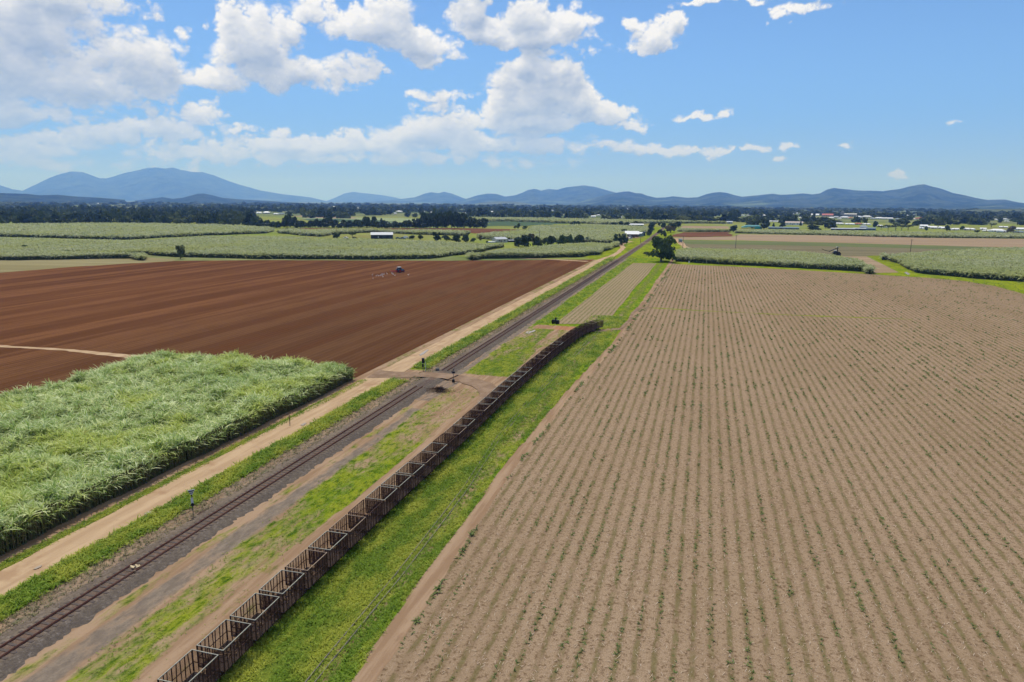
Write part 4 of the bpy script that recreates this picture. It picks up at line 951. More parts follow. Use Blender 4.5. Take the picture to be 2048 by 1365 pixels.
# ---- woods that read as one mass
m_wood = leaf_material('woodland', lambda t: t.mix(t.mr(t.noise(t.obj(), .012, 4, .6), .42, .62), t.mix(t.attr('tone')['Fac'], (.020, .034, .010), (.10, .125, .032)), t.mix(t.attr('tone')['Fac'], (.055, .075, .02), (.19, .20, .06))), .1, .8, .1)
WG = [crown_geo(k, 300 + i, 70) for i, k in enumerate(('broad', 'round', 'tall', 'broad', 'round', 'tall', 'pine', 'broad'))]
for i, (V, F, T) in enumerate(WG):
    V[:, 2] /= V[:, 2].max(); V[:, :2] /= max(np.ptp(V[:, 0]), np.ptp(V[:, 1]))
def woods(P, hts, wd, label, name='woods'):
    "P: list of (x, y); one mass of many crowns"
    parts = []; o = 0
    for i, (x, y) in enumerate(P):
        V, F, T = WG[rnd.randrange(len(WG))]; h = hts[i]; w = wd[i]; a = rnd.uniform(0, 6.28); c, s = math.cos(a), math.sin(a)
        v = np.stack([(V[:, 0] * c - V[:, 1] * s) * w + x, (V[:, 0] * s + V[:, 1] * c) * w + y, V[:, 2] * h * 1.0], -1)
        tt = np.clip(T * .35 + rnd.random() ** 1.6 * .65, 0, 1)
        parts.append((v, F, tt))
    V, F, T = join(parts)
    return tag(link(name, np_mesh(name, V, F, m_wood, dict(tone=T))), label, 'woods', None, 'stuff')
def rows_of(u0, u1, near, d_far, spacing, h, seed, gap=.0, growth=1.05, maxn=6000):
    "rows of trees from the edge (a table of u -> photo row of the foot) back to d_far"
    r = np.random.default_rng(seed); out, hh, ww = [], [], []
    k = 0
    while True:
        any_ = False; us = []; u = u0
        f = growth ** k
        while u < u1:
            v = np.interp(u, [a for a, b in near], [b for a, b in near]); x, y = at(u, v); d = math.hypot(x, y) * f
            if d < d_far:
                any_ = True; xx, yy = x * f * r.uniform(.99, 1.02), y * f * r.uniform(.99, 1.02)
                hid = any(abs(u - hu) < hw * .5 + 2 and (hd * .7 < d < hd + 12) for hu, hd, hw in HS)
                if not hid and (fbm(xx * .006 + seed, yy * .003 + 3, 3) > gap or k < 1):
                    s = max(1., d / 2200)
                    out.append((xx, yy)); hh.append(h * r.choice([r.uniform(.5, 1.05), r.uniform(1.0, 1.5)], p=[.8, .2]) * (1 + .12 * (s - 1))); ww.append(spacing * r.uniform(1.1, 2.0) * s)
            u += spacing * max(1., d / 2200) / d * 1365 * r.uniform(.8, 1.2)
        k += 1
        if not any_ or len(out) > maxn: break
    print('woods', len(out)); return out, hh, ww
a = rows_of(-120, 505, [(-120, 449), (0, 450), (240, 449), (430, 451), (505, 454)], 2600, 9, 12.5, 1, .0, 1.055)
woods(*a, 'broad dark forest filling the plain at the left edge')
a = rows_of(-120, 520, [(-120, 414), (0, 414.5), (300, 414), (520, 420)], 6500, 17, 13, 2, .48, 1.08)
woods(*a, 'far wooded farmland behind the forest at the left, below the pale mountains')
a = rows_of(500, 1010, [(500, 424), (560, 424), (612, 437.5), (700, 437.5), (706, 431), (800, 431), (820, 436), (1010, 437)], 6500, 13, 15, 3, .42, 1.075)
woods(*a, 'tree belt with scattered white houses in the middle distance')
a = rows_of(1000, 1520, [(1000, 437), (1060, 438.5), (1130, 440.5), (1250, 443.5), (1350, 444), (1450, 443), (1520, 447)], 6000, 13, 14, 4, .42, 1.075)
woods(*a, 'dark tree belt at the foot of the middle mountains')
a = rows_of(1500, 2140, [(1500, 450), (1560, 447), (1640, 451), (1750, 450), (1850, 452), (1950, 450), (2140, 452)], 5500, 12, 11, 5, .40, 1.07)
woods(*a, 'trees growing all through the town at the right')

# ------------------------------------------------------------------ mountains
def hill_build(c1, c2, c3, sc):
    def f(t, bs):
        p = t.obj(); n = t.noise(p, sc, 6, .65); n2 = t.noise(p, sc * .3, 3, .6); n3 = t.noise(p, sc * 8, 3, .7)
        c = t.mix(t.mr(n, .4, .6), c1, c2); c = t.mix(t.m('MULTIPLY', t.mr(n2, .56, .66), t.mr(t.sep(p)[2], 60, 140, 1, 0)), c, c3)
        t.put(bs.inputs['Normal'], t.bump(t.m('ADD', t.noise(p, sc * 2.5, 5, .65), t.m('MULTIPLY', n3, .3)), 1.0, 90.0)); return c
    return f
m_hill = material('forested_hill', hill_build((.010, .022, .010), (.060, .078, .038), (.13, .17, .07), .003))
m_hill2 = material('grassy_foothill', hill_build((.10, .12, .06), (.16, .18, .08), (.24, .25, .12), .004))
m_hill3 = material('wooded_foothill', hill_build((.016, .030, .014), (.050, .066, .032), (.06, .08, .04), .005))
def mountain(name, crest, D, mat, foot=.72, rough=.10, seed=1, back=1.2, power=1.25):
    us = np.arange(crest[0][0], crest[-1][0] + 1, 2.5); vs = np.interp(us, [a for a, b in crest], [b for a, b in crest])
    K = 46; V = []
    for i, (u, v) in enumerate(zip(us, vs)):
        d = ray(u, v); hl = math.hypot(d.x, d.y); ux, uy = d.x / hl, d.y / hl; zc = max(1.0, CAMH + D * d.z / hl)
        for k in range(K):
            t = k / (K - 9)
            if t <= 1: dist = D * (foot + (1 - foot) * t)
            else: dist = D * (1 + (back - 1) * (k - (K - 9)) / 8)
            V.append((ux * dist, uy * dist, zc, t))
    V = np.array(V); x, y, zc, t = V.T; sc = 1 / (D * .035)
    rdg = 1 - np.abs(fbm(x * sc + seed * 7, y * sc, 5, .55) - .5) * 4 * .5; n = fbm(x * sc * 2.2 + 9, y * sc * 2.2 + seed, 4, .55) - .5
    tb = np.clip(1 - (t - 1) * (K - 9) / 8, 0, 1); tc_ = np.clip(t, 0, 1)
    prof = np.where(t <= 1, np.clip(tc_, 0, 1) ** (power + 1.5 * (fbm(x * sc * .8, y * sc * .8 + 4, 3) - .5)), tb ** 1.2)
    damp = np.clip(1 - tc_ ** 3, 0, 1)
    z = zc * (prof * (1 - rough * damp * (1.2 - rdg) * 1.4) + rough * .8 * n * np.sin(np.pi * tc_) ) + zc * .03 * n * (tc_ > .7) + zc * .02 * (fbm(x * sc * 14, y * sc * 14, 2) - .5) * (tc_ > .6)
    z = np.where(t > 1, zc * prof, z); z = np.maximum(z, -2)
    P = np.stack([x, y, z], -1); I = np.arange(len(P)).reshape(-1, K)
    F = np.stack([I[:-1, :-1], I[1:, :-1], I[1:, 1:], I[:-1, 1:]], -1).reshape(-1, 4)
    o = link(name, np_mesh(name, P, F, mat, smooth=True)); o['kind'] = 'structure'; return o
mountain('far_mountain', [(-150, 392), (-100, 380), (-60, 372), (0, 371), (25, 379), (45, 382), (75, 368), (95, 358), (115, 350), (140, 343.5), (165, 345), (182, 351), (200, 357), (215, 357), (250, 346), (275, 341), (295, 336), (312, 335), (330, 337), (345, 335.5), (362, 340), (385, 344), (405, 345), (430, 352), (455, 362), (480, 370), (520, 381), (560, 388), (620, 395), (655, 403), (680, 407)], 24000, m_hill, .8, .14, 1)
mountain('far_mountain', [(640, 407), (665, 398), (690, 387), (705, 384), (730, 387), (760, 390), (790, 395), (815, 402)], 27000, m_hill, .85, .1, 2)
mountain('mountain', [(690, 409), (740, 404), (790, 400), (830, 395), (850, 387.5), (862, 385), (878, 387), (888, 384), (905, 388), (925, 396), (945, 403), (965, 408)], 19000, m_hill, .8, .15, 3)
mountain('mountain', [(745, 409), (790, 405), (820, 397), (836, 393.5), (860, 398), (885, 405), (905, 410)], 18500, m_hill, .86, .15, 8)
mountain('mountain', [(880, 413), (905, 406), (930, 399), (955, 391), (975, 387.5), (992, 388), (1010, 393.5), (1030, 391), (1045, 386), (1055, 381), (1068, 378), (1082, 381.5), (1097, 378.2), (1115, 380), (1130, 375.5), (1150, 373), (1168, 371), (1190, 374), (1215, 381), (1240, 388), (1265, 393), (1310, 402), (1350, 410)], 16000, m_hill, .74, .30, 4)
mountain('mountain', [(1120, 412), (1160, 404), (1200, 393), (1225, 387.5), (1245, 384), (1258, 383.5), (1270, 386.5), (1282, 387), (1295, 392), (1312, 396), (1330, 395.5), (1345, 393), (1362, 394.5), (1375, 396), (1395, 395), (1412, 389), (1425, 386), (1440, 384.5), (1455, 386.5), (1470, 391), (1485, 394), (1505, 392), (1525, 390), (1545, 388), (1560, 390), (1580, 389.5), (1605, 387.5), (1625, 389), (1640, 387), (1655, 379), (1668, 376.5), (1690, 379), (1710, 381), (1740, 382), (1765, 383), (1785, 380), (1800, 378.5), (1820, 373), (1835, 370), (1848, 368.5), (1862, 373), (1880, 377), (1905, 386), (1930, 391), (1950, 396), (1975, 400.5), (1985, 400), (2010, 399.5), (2035, 405), (2060, 408), (2120, 413), (2200, 420)], 11500, m_hill, .66, .36, 5)
mountain('foothill', [(1900, 424), (1935, 421), (1960, 419), (2000, 418.5), (2048, 418), (2150, 420), (2200, 424)], 4200, m_hill2, .88, .1, 6)
mountain('foothill', [(930, 412), (960, 406), (990, 403.5), (1020, 403), (1050, 406), (1075, 412)], 9500, m_hill2, .9, .1, 7)
mountain('foothill', [(-150, 392), (-60, 388), (0, 386.5), (50, 388), (80, 391), (115, 390), (150, 393.5), (200, 396), (250, 400)], 7500, m_hill3, .85, .2, 9)
mountain('foothill', [(270, 402), (300, 398), (325, 394.5), (345, 398), (365, 396), (380, 392), (395, 388), (408, 387.5), (425, 391), (445, 396), (470, 398.5), (520, 401.5), (600, 406)], 9000, m_hill3, .88, .25, 10)

# ------------------------------------------------------------------ haze
def haze():
    mb = MB().box(-35000, 35000, -3000, 36000, -1, 1240)
    m = bpy.data.materials.new('haze'); m.use_nodes = True; nt = m.node_tree; nt.nodes.remove(nt.nodes['Principled BSDF'])
    pv = nt.nodes.new('ShaderNodeVolumePrincipled'); pv.inputs['Color'].default_value = (.20, .41, 1.0, 1); pv.inputs['Density'].default_value = HAZE; pv.inputs['Anisotropy'].default_value = 0.25; pv.inputs['Absorption Color'].default_value = (.92, .93, 1, 1)
    nt.links.new(pv.outputs[0], nt.nodes['Material Output'].inputs['Volume'])
    o = mb.build('haze', m); o['kind'] = 'stuff'; o['label'] = 'pale blue haze that fades the far hills and mountains'; o['category'] = 'haze'
HAZE = 0.78e-4
haze()

# ------------------------------------------------------------------ plain materials for built things
def flat(name, c, rough=.7, spec=.3, var=.25, sc=2.0, metal=0.0):
    def f(t, bs):
        bs.inputs['Metallic'].default_value = metal
        n = t.noise(t.obj(), sc, 4, .65); return t.mix(t.mr(n, .35, .7), c, tuple(x * (1 - var) for x in c))
    return material(name, f, rough, spec)
m_rail = material('rusty_rail', lambda t, bs: t.mix(t.mr(t.noise(t.map(t.obj(), scale=(1, .1, 1)), 2, 3), .4, .6), (.085, .040, .032), (.12, .062, .048)), .6)
m_sleeper = flat('old_sleeper', (.105, .082, .070), .9, .2, .35, 3.0)
m_rust = material('rusty_steel', lambda t, bs: t.mix(t.mr(t.noise(t.obj(), 3, 4, .65), .38, .62), (.040, .019, .014), (.085, .040, .027)), .85, .2)
m_rust_d = flat('dark_rusty_steel', (.045, .028, .022), .9)
m_pale = flat('pale_worn_steel', (.40, .38, .31), .7, .1)
m_tanp = flat('tan_worn_steel', (.36, .25, .17), .6)
m_white = flat('white_roofing', (.80, .80, .78), .5); m_grey = flat('grey_roofing', (.42, .44, .46), .45, .4, .15); m_navy = flat('dark_blue_cladding', (.030, .045, .060), .6)
m_cream = flat('cream_wall', (.55, .52, .44), .8); m_glass = flat('dark_window', (.02, .03, .04), .35, .3); m_black = flat('black_paint', (.012, .012, .013), .5)
m_tyre = flat('tyre_rubber', (.02, .02, .022), .85); m_red = flat('red_paint', (.50, .035, .03), .5); m_redroof = flat('red_roofing', (.42, .12, .08), .7); m_teal = flat('teal_shade_cloth', (.03, .42, .38), .8)
m_blueg = flat('blue_grey_cladding', (.16, .22, .25), .7); m_wood = flat('grey_timber', (.17, .14, .11), .9); m_bluep = flat('blue_paint', (.10, .16, .26), .5); m_brown = flat('brown_wall', (.20, .13, .09), .8)
m_silver = flat('silver_paint', (.62, .63, .64), .35, .5, .1)
# wire mesh of the wagons: thin crossing wires, open in between
def mesh_mat():
    m = bpy.data.materials.new('rusty_wire_mesh'); m.use_nodes = True; t = NT(m.node_tree); bs = m.node_tree.nodes['Principled BSDF']
    t.put(bs.inputs['Base Color'], t.mix(t.mr(t.noise(t.obj(), 2.5, 3), .4, .6), (.06, .022, .013), (.12, .046, .028))); bs.inputs['Roughness'].default_value = .9
    tr = t.add('ShaderNodeBsdfTransparent'); mx = t.add('ShaderNodeMixShader')
    X, Y, Z = t.sep(t.obj()); a = t.m('ADD', X, Y)
    g1 = t.m('LESS_THAN', t.m('FRACT', t.m('MULTIPLY', a, 14.0)), .23); g2 = t.m('LESS_THAN', t.m('FRACT', t.m('MULTIPLY', Z, 14.0)), .23)
    t.put(mx.inputs[0], t.m('MAXIMUM', g1, g2)); t.put(mx.inputs[1], tr); t.put(mx.inputs[2], bs)
    t.put(m.node_tree.nodes['Material Output'].inputs[0], mx); return m
m_mesh = mesh_mat()

def path_pts(tab, y0, y1, st):
    ys = np.arange(y0, y1, st); return [(float(np.interp(y, [b for a, b in tab], [a for a, b in tab])), float(y)) for y in ys]
def rail_mesh(name, pts, off, z, w, h, mat, parent):
    V, F = [], []
    n = len(pts)
    for i, (x, y) in enumerate(pts):
        a = np.array(pts[max(i - 1, 0)]); b = np.array(pts[min(i + 1, n - 1)]); d = (b - a) / np.hypot(*(b - a)); nx_, ny_ = d[1], -d[0]
        for s, zz in ((-w, 0), (-w * .35, .03), (-w * .5, h), (w * .5, h), (w * .35, .03), (w, 0)):
            V.append((x + nx_ * (off + s), y + ny_ * (off + s), z + zz))
    I = np.arange(n * 6).reshape(n, 6); F = np.stack([I[:-1, :-1], I[1:, :-1], I[1:, 1:], I[:-1, 1:]], -1).reshape(-1, 4)
    return link(name, np_mesh(name, V, F, mat), parent)
# main line
ML = [(-47.95, 0), (-47.95, 300), (-48.15, 450), (-49.5, 640), (-52, 800), (-56, 1000)]
tr_ = empty('railway_track', (0, 0, 0), 0, 'rusty main railway line running on dark ballast to the horizon', 'railway')
for s in (-1, 1):
    o = rail_mesh('rail', path_pts(ML, 26, 112.5, 4), s * .565, .345, .075, .16, m_rail, tr_)
    o = rail_mesh('rail', path_pts(ML, 122.5, 1000, 8), s * .565, .345, .085, .16, m_rail, tr_)
slp = MB().box(-1.07, 1.07, -.12, .12, 0, .025).mesh('sleeper', m_sleeper)
ys = np.arange(29, 400, .68); big = MB()
for i, y in enumerate(ys):
    if 115.2 < y < 122: continue
    x = float(np.interp(y, [b for a, b in ML], [a for a, b in ML]))
    if i < 100: link('sleeper', slp, tr_, (x, y, .335))
    else: big.box(x - 1.07, x + 1.07, y - .12, y + .12, .335, .36)
o = big.build('sleeper', m_sleeper, tr_); o['kind'] = 'stuff'
# tramline in the grass, and the siding under the wagons
TG = [(-24.2, 20), (-24.65, 38), (-24.65, 51), (-25.2, 70), (-26.6, 88), (-26.9, 105), (-26.4, 130), (-25.8, 163), (-25.2, 178)]
tt_ = empty('tramline_track', (0, 0, 0), 0, 'narrow cane tramline overgrown by grass, right of the wagon train', 'tramline')
for s in (-1, 1): rail_mesh('rail', path_pts(TG, 30, 176, 3), s * .32, .14, .045, .10, flat('worn_rail', (.26, .22, .17), .7), tt_)
BT = [(-31.25, 20), (-31.3, 35), (-31.5, 45), (-31.5, 63), (-31.15, 83), (-31.1, 97), (-31.1, 108), (-30.55, 135), (-29.9, 148), (-29.1, 162), (-28.2, 169), (-27.1, 174), (-25.6, 178), (-24.0, 182)]
tb_ = empty('siding_track', (0, 0, 0), 0, 'narrow siding track carrying the long train of cane wagons', 'tramline')
for s in (-1, 1): rail_mesh('rail', path_pts(BT, 28, 179, 2.5), s * .305, .10, .05, .10, m_rail, tb_)

# ---- cane wagons
L2, W2, ZT, ZF = 1.55, 1.06, 2.42, .74
def bin_parts(rim_mat):
    r = MB(); b_ = .038
    for s in (-1, 1): r.bar((s * W2, -L2, ZT), (s * W2, L2, ZT), .052, .052); r.bar((-W2 - .03, s * L2, ZT + .002), (W2 + .03, s * L2, ZT + .002), .048, .048)
    return r.mesh('rim', rim_mat)
RIMS = {'pale': bin_parts(m_pale), 'tan': bin_parts(m_tanp), 'rust': bin_parts(m_rust)}
def post_mesh():
    p = MB(); p.bar((0, 0, ZF), (0, 0, ZT - .02), .08)
    return p.mesh('post', m_rust)
def side_mesh(seed):
    r = random.Random(seed); p = MB()
    for k in range(1, 8):
        y = -L2 + 2 * L2 * k / 8; p.bar((0, y + r.uniform(-.07, .07), ZT - .03), (0, y + r.uniform(-.16, .16), ZF), .05)
    p.bar((.02, -L2, (ZT + ZF) / 2 - .1), (.02, L2, (ZT + ZF) / 2 - .1), .05)
    return p.mesh('side_stakes', m_rust)
def end_mesh():
    p = MB()
    for k in range(1, 5): p.bar((-W2 + 2 * W2 * k / 5, 0, ZT - .03), (-W2 + 2 * W2 * k / 5, 0, ZF), .045)
    p.bar((-W2, .02, (ZT + ZF) / 2 - .1), (W2, .02, (ZT + ZF) / 2 - .1), .045); return p.mesh('end_stakes', m_rust)
def panel(name, w, axis):
    V = [(0, -w, ZF), (0, w, ZF), (0, w, ZT), (0, -w, ZT)] if axis == 'y' else [(-w, 0, ZF), (w, 0, ZF), (w, 0, ZT), (-w, 0, ZT)]
    return np_mesh(name, V, np.array([[0, 1, 2, 3]]), m_mesh)
SIDE = [side_mesh(i) for i in range(4)]; END = end_mesh(); POST = post_mesh(); MS = panel('side_mesh', L2 - .04, 'y'); ME = panel('end_mesh', W2 - .04, 'x')
FLOOR = MB().box(-W2 + .02, W2 - .02, -L2 + .02, L2 - .02, ZF - .06, ZF).mesh('floor', m_rust_d)
UND = MB().box(-.42, -.34, -1.70, 1.70, .46, ZF - .062).box(.34, .42, -1.70, 1.70, .46, ZF - .062).box(-.34, .34, -1.45, -1.30, .48, .64).box(-.34, .34, 1.30, 1.45, .48, .64).box(-.2, .2, 1.70, 1.80, .42, .66).box(-.2, .2, -1.80, -1.70, .42, .66).mesh('underframe', m_rust_d)
WH = MB().cyl((-.045, 0, 0), (.045, 0, 0), .20, 14).cyl((-.06, 0, 0), (.06, 0, 0), .06, 8).mesh('wheel', m_rust_d)
AX = MB().cyl((-.30, 0, 0), (.30, 0, 0), .035, 8).mesh('axle', m_rust_d)
def wagon(x, y, rz, rim, i, label):
    t = empty('cane_wagon', (x, y, .21), rz, label, 'cane wagon', 'empty cane wagons standing in one long train')
    link('rim', RIMS[rim], t); link('floor', FLOOR, t); link('underframe', UND, t)
    for s in (-1, 1):
        link('side_stakes', SIDE[(i + (s > 0) * 2) % 4], t, (s * W2, 0, 0)); link('side_mesh', MS, t, (s * (W2 - .012), 0, 0))
        link('end_stakes', END, t, (0, s * L2, 0)); link('end_mesh', ME, t, (0, s * (L2 - .012), 0))
        link('axle', AX, t, (0, s * .62, .19))
        for q in (-1, 1): link('wheel', WH, t, (q * .305, s * .62, .19)); link('corner_post', POST, t, (q * W2, s * L2, 0))
    return t
tab = np.array([(y, x) for x, y in BT]); fine = np.arange(30, 182, .05); fx = np.interp(fine, tab[:, 0], tab[:, 1])
fx = np.convolve(np.pad(fx, 60, 'edge'), np.ones(121) / 121, 'valid')
arc = np.concatenate([[0], np.cumsum(np.hypot(np.diff(fx), np.diff(fine)))]); s0 = float(np.interp(32.85, fine, arc))
ORD = 'nearest second third fourth fifth sixth seventh eighth ninth tenth eleventh twelfth thirteenth fourteenth fifteenth sixteenth seventeenth eighteenth nineteenth twentieth twenty-first twenty-second twenty-third twenty-fourth'.split()
rims = ['pale', 'pale', 'pale', 'pale', 'tan', 'pale', 'tan', 'rust', 'pale', 'pale', 'pale', 'tan', 'pale', 'rust', 'tan', 'pale', 'rust', 'tan', 'pale', 'tan']
nb = 0; ss = s0; spots = []
while True:
    y = float(np.interp(ss, arc, fine)); x = float(np.interp(ss, arc, fx))
    if y > 176.5: break
    y2 = float(np.interp(ss + .5, arc, fine)); x2 = float(np.interp(ss + .5, arc, fx)); spots.append((x, y, -math.atan2(x2 - x, y2 - y))); ss += 3.6
N_ = len(spots); print('wagons', N_)
for i, (x, y, a) in enumerate(spots):
    rim = rims[i % 20] if i < 24 else rnd.choice(['tan', 'rust', 'rust', 'pale']); rw = {'pale': 'pale', 'tan': 'tan', 'rust': 'rusty'}[rim]
    j = N_ - 1 - i
    if i < 20: l = ('empty mesh cane wagon with %s rim, %s the near end of the train' % (rw, 'at' if i == 0 else ORD[i] + ' from'))
    elif j == 0: l = 'last cane wagon, standing turned at the far end of the train by the crossing path'
    else: l = 'empty mesh cane wagon with %s rim, %s from the far end of the train' % (rw, ORD[j] if j else '')
    wagon(x, y, a, rim, i, l)
m_trash = flat('cane_trash', (.20, .13, .08), .95, .1, .5)
r = np.random.default_rng(4)
for i in (1, 2, 3, 4, 6):
    x, y, a = spots[i]; mb = MB()
    for k in range(26):
        px, py = x + r.normal(0, .35), y + r.uniform(-1.0, 1.3); d = r.normal(0, .2, 3); mb.bar((px, py, .99 + r.uniform(0, .16)), (px + d[0], py + d[1], 1.0 + r.uniform(0, .2)), .07)
    tag(mb.build('cane_scraps', m_trash), 'brown cane scraps lying on the floor of the %s cane wagon from the near end' % ORD[i], 'scraps', 'cane scraps left in the wagons')

# ---- railway signs
def sign_whistle():
    x, y = at(387, 1033); t = empty('railway_sign', (x, y, .12), R(42), 'triangular black and white striped board on a post between dirt road and railway', 'railway sign')
    MB().bar((0, 0, 0), (0, 0, 2.85), .07).build('post', flat('grey_post', (.12, .13, .12), .6), t)
    b = MB()
    def yl(z): return .34 * (z - 2.15) / .75
    zs = [2.15, 2.38, 2.50, 2.60, 2.70, 2.82, 2.92]; cols = [m_black, m_silver, m_black, m_silver, m_black, m_silver]
    for k, (a, c) in enumerate(zip(zs[:-1], zs[1:])):
        wa, wc = max(.02, yl(a)), yl(c); MB().prism([(-wa, a), (wa, a), (wc, c), (-wc, c)], 'y', -.075, -.045).build('board_stripe', cols[k], t)
    MB().box(-.12, .12, -.07, -.045, 1.35, 2.0).build('number_plate', m_silver, t)
    MB().prism([(0, .98), (.23, 1.22), (0, 1.46), (-.23, 1.22)], 'y', -.10, -.072).build('diamond_board', m_black, t)
sign_whistle()
def crossing_post(u, v, rz, label, kind):
    x, y = at(u, v); t = empty('crossing_signal', (x, y, .12), rz, label, 'crossing sign')
    if kind == 0:
        MB().bar((0, 0, 0), (0, 0, 2.5), .10).build('post', m_wood, t); MB().bar((.45, 0, 0), (.45, 0, 2.0), .08).build('post', m_silver, t)
        MB().box(-.25, .28, -.14, .1, 1.75, 2.75).build('signal_head', m_black, t); MB().box(-.22, .12, -.1, .08, .95, 1.55).build('box', m_black, t)
    else:
        MB().bar((0, 0, 0), (0, 0, 2.6), .09).build('post', m_wood, t)
        MB().bar((-.42, -.03, 1.95), (.32, -.03, 2.62), .12, .05).build('cross_arm', m_rust, t); MB().bar((.42, -.09, 1.95), (-.32, -.09, 2.62), .12, .05).build('cross_arm', m_wood, t)
        MB().box(-.3, .3, -.12, -.04, 1.65, 2.0).build('sign_board', m_black, t); MB().box(-.28, .22, -.25, .2, 0, .5).build('base_box', m_black, t)
crossing_post(846.5, 745, R(20), 'signal post with black head and pale second post, left of the railway at the crossing', 0)
crossing_post(907, 765.5, R(20), 'crossing post with cross arms and black box at its foot, right of the railway', 1)
x, y = at(580, 851); t = empty('marker_post', (x, y, .1), 0, 'short rusty marker post between the tall crop and the dirt road', 'post')
MB().bar((0, 0, 0), (0, 0, 1.45), .08).build('post', m_rust, t); MB().box(-.14, .14, -.06, -.045, 1.1, 1.4).build('plate', m_tanp, t)
x, y = at(875, 744.5); MB_ = MB().cyl((x, y, .2), (x, y, .75), .4, 12).cyl((x, y, .75), (x, y, .82), .28, 12)
tag(MB_.build('concrete_drum', flat('grey_concrete', (.16, .15, .14), .9)), 'small grey concrete drum at the left edge of the railway crossing', 'drum')
x, y = at(1111, 648.5); t = empty('pump_trailer', (x, y, .1), R(-15), 'black pump machine on the grass at the corner of the row field', 'machine')
MB().prism([(-1.0, .35), (.95, .30), (1.05, .75), (.85, 1.05), (-.8, 1.1), (-1.05, .8)], 'y', -.45, .45).build('body', m_black, t)
MB().cyl((0, 0, 1.08), (0, 0, 1.75), .22, 10).bar((0, 0, 1.7), (.5, 0, 1.55), .12).build('engine_stack', m_black, t)
for s in (-1, 1):
    for q in (-.6, .6): MB().cyl((q, s * .5, .3), (q, s * .62, .3), .3, 14).build('wheel', m_tyre, t)
# heap of dead grass and twigs by the crossing
r = np.random.default_rng(9); x0, y0 = at(878, 784); mb = MB()
for k in range(520):
    a = r.uniform(0, 6.28); q = abs(r.normal(0, 1)) ; px, py = x0 + math.cos(a) * q * 1.5, y0 + math.sin(a) * q * .8; z = max(.12, .75 - q * .45) * r.uniform(.3, 1)
    d = r.normal(0, .35, 3); mb.bar((px, py, z + .1), (px + d[0], py + d[1], max(.1, z + .1 + abs(d[2]) * .5)), .04, .04, 3)
tag(mb.build('brush_heap', flat('dead_brush', (.10, .055, .035), .95, .1, .5)), 'heap of dark brown dead brush right of the railway by the crossing', 'brush heap')
x, y = at(272, 1137, .35); mb = MB(); r = np.random.default_rng(3)
for k in range(9): px, py = x + r.normal(0, .22), y + r.normal(0, .22); mb.bar((px, py, .5), (px + r.normal(0, .2), py + r.normal(0, .2), .56), .16, .03)
tag(mb.build('litter', flat('yellowed_litter', (.62, .50, .30), .8)), 'pale scraps of litter lying between the rails in the foreground', 'litter')
x, y = at(1378, 527); tag(MB().box(x - .3, x + .3, y - .3, y + .3, .1, 1.0).box(x - .35, x + .35, y - .35, y + .35, 1.0, 1.1).build('marker_box', m_white), 'small white box on the grass at the foot of the far crop block', 'box')

# ---- tractor and followers
def wheel(parent, x, y, z, r_, w, rim=m_red):
    o = MB().cyl((x, y - w / 2, z), (x, y + w / 2, z), r_, 20).build('wheel', m_tyre, parent)
    MB().cyl((x, y - w / 2 - .02, z), (x, y + w / 2 + .02, z), r_ * .5, 14).build('hub', rim, o)
def tractor():
    x, y = at(800, 545.5); t = empty('tractor', (x, y, .08), R(60), 'tractor with white-topped dark cab working the brown field, seen from behind', 'tractor'); t.scale = (.85,) * 3
    MB().prism([(.2, .9), (2.4, .95), (2.45, 1.65), (2.2, 1.8), (.2, 1.85)], 'y', -.42, .42).build('bonnet', m_bluep, t)
    MB().prism([(-1.35, 1.0), (.35, 1.0), (.55, 1.7), (.3, 2.85), (-1.2, 2.85), (-1.4, 1.8)], 'y', -.78, .78).build('cab', m_glass, t)
    MB().box(-1.45, .5, -.9, .9, 2.85, 3.05).build('cab_roof', m_white, t)
    for s in (-1, 1):
        wheel(t, -.9, s * 1.15, .92, .92, .55); wheel(t, 1.9, s * .95, .62, .62, .4)
        MB().prism([(-1.8, 1.5), (-1.5, 2.0), (-.3, 2.0), (0, 1.5), (-.3, 1.85), (-1.5, 1.85)], 'y', s * 1.15 - .3, s * 1.15 + .3).build('mudguard', m_bluep, t)
    MB().cyl((1.2, .3, 1.8), (1.2, .3, 2.7), .06, 8).build('exhaust', m_black, t)
    x, y = x - 2.9 * math.cos(R(60)), y - 2.9 * math.sin(R(60))
    p = empty('plough', (x, y, .08), R(60), 'red implement drawn behind the tractor on the brown field', 'plough')
    MB().bar((0, -1.9, .85), (0, 2.6, .85), .22).bar((-.7, -1.9, .75), (-.7, 2.6, .75), .18).bar((0, 0, .85), (1.3, 0, .9), .16).build('frame', m_red, p)
    for k in range(7): MB().bar((-.1 - .5 * (k % 2), -1.7 + k * .7, .8), (.05 - .5 * (k % 2), -1.7 + k * .7, .05), .09).build('tine', m_red, p)
tractor()
m_bird = flat('white_feathers', (.85, .84, .80), .8); bm_ = MB()
def bird_mesh():
    mb = MB(); mb.prism([(-.30, .30), (-.05, .22), (.16, .34), (.20, .50), (-.05, .52), (-.34, .36)], 'y', -.09, .09)
    mb.bar((.16, 0, .44), (.24, 0, .78), .06, .06, 6).bar((.22, 0, .78), (.40, 0, .74), .05, .05, 6); mb.bar((0, .04, 0), (0, .04, .3), .02).bar((.04, -.04, 0), (.04, -.04, .3), .02); return mb.mesh('bird', m_bird)
bme = bird_mesh()
for k, (u, v) in enumerate([(746, 559), (753, 554), (757, 554), (761, 553), (764, 553), (765, 551), (768, 551), (774, 550), (784, 549), (786, 551), (790, 553), (817, 552), (766, 556), (745, 552)]):
    x, y = at(u, v); o = link('egret', bme, None, (x, y, .08)); o.rotation_euler.z = rnd.uniform(0, 6.28); o.scale = (1.1,) * 3
    tag(o, 'white bird standing on the brown soil behind the tractor', 'bird', 'white birds following the tractor')
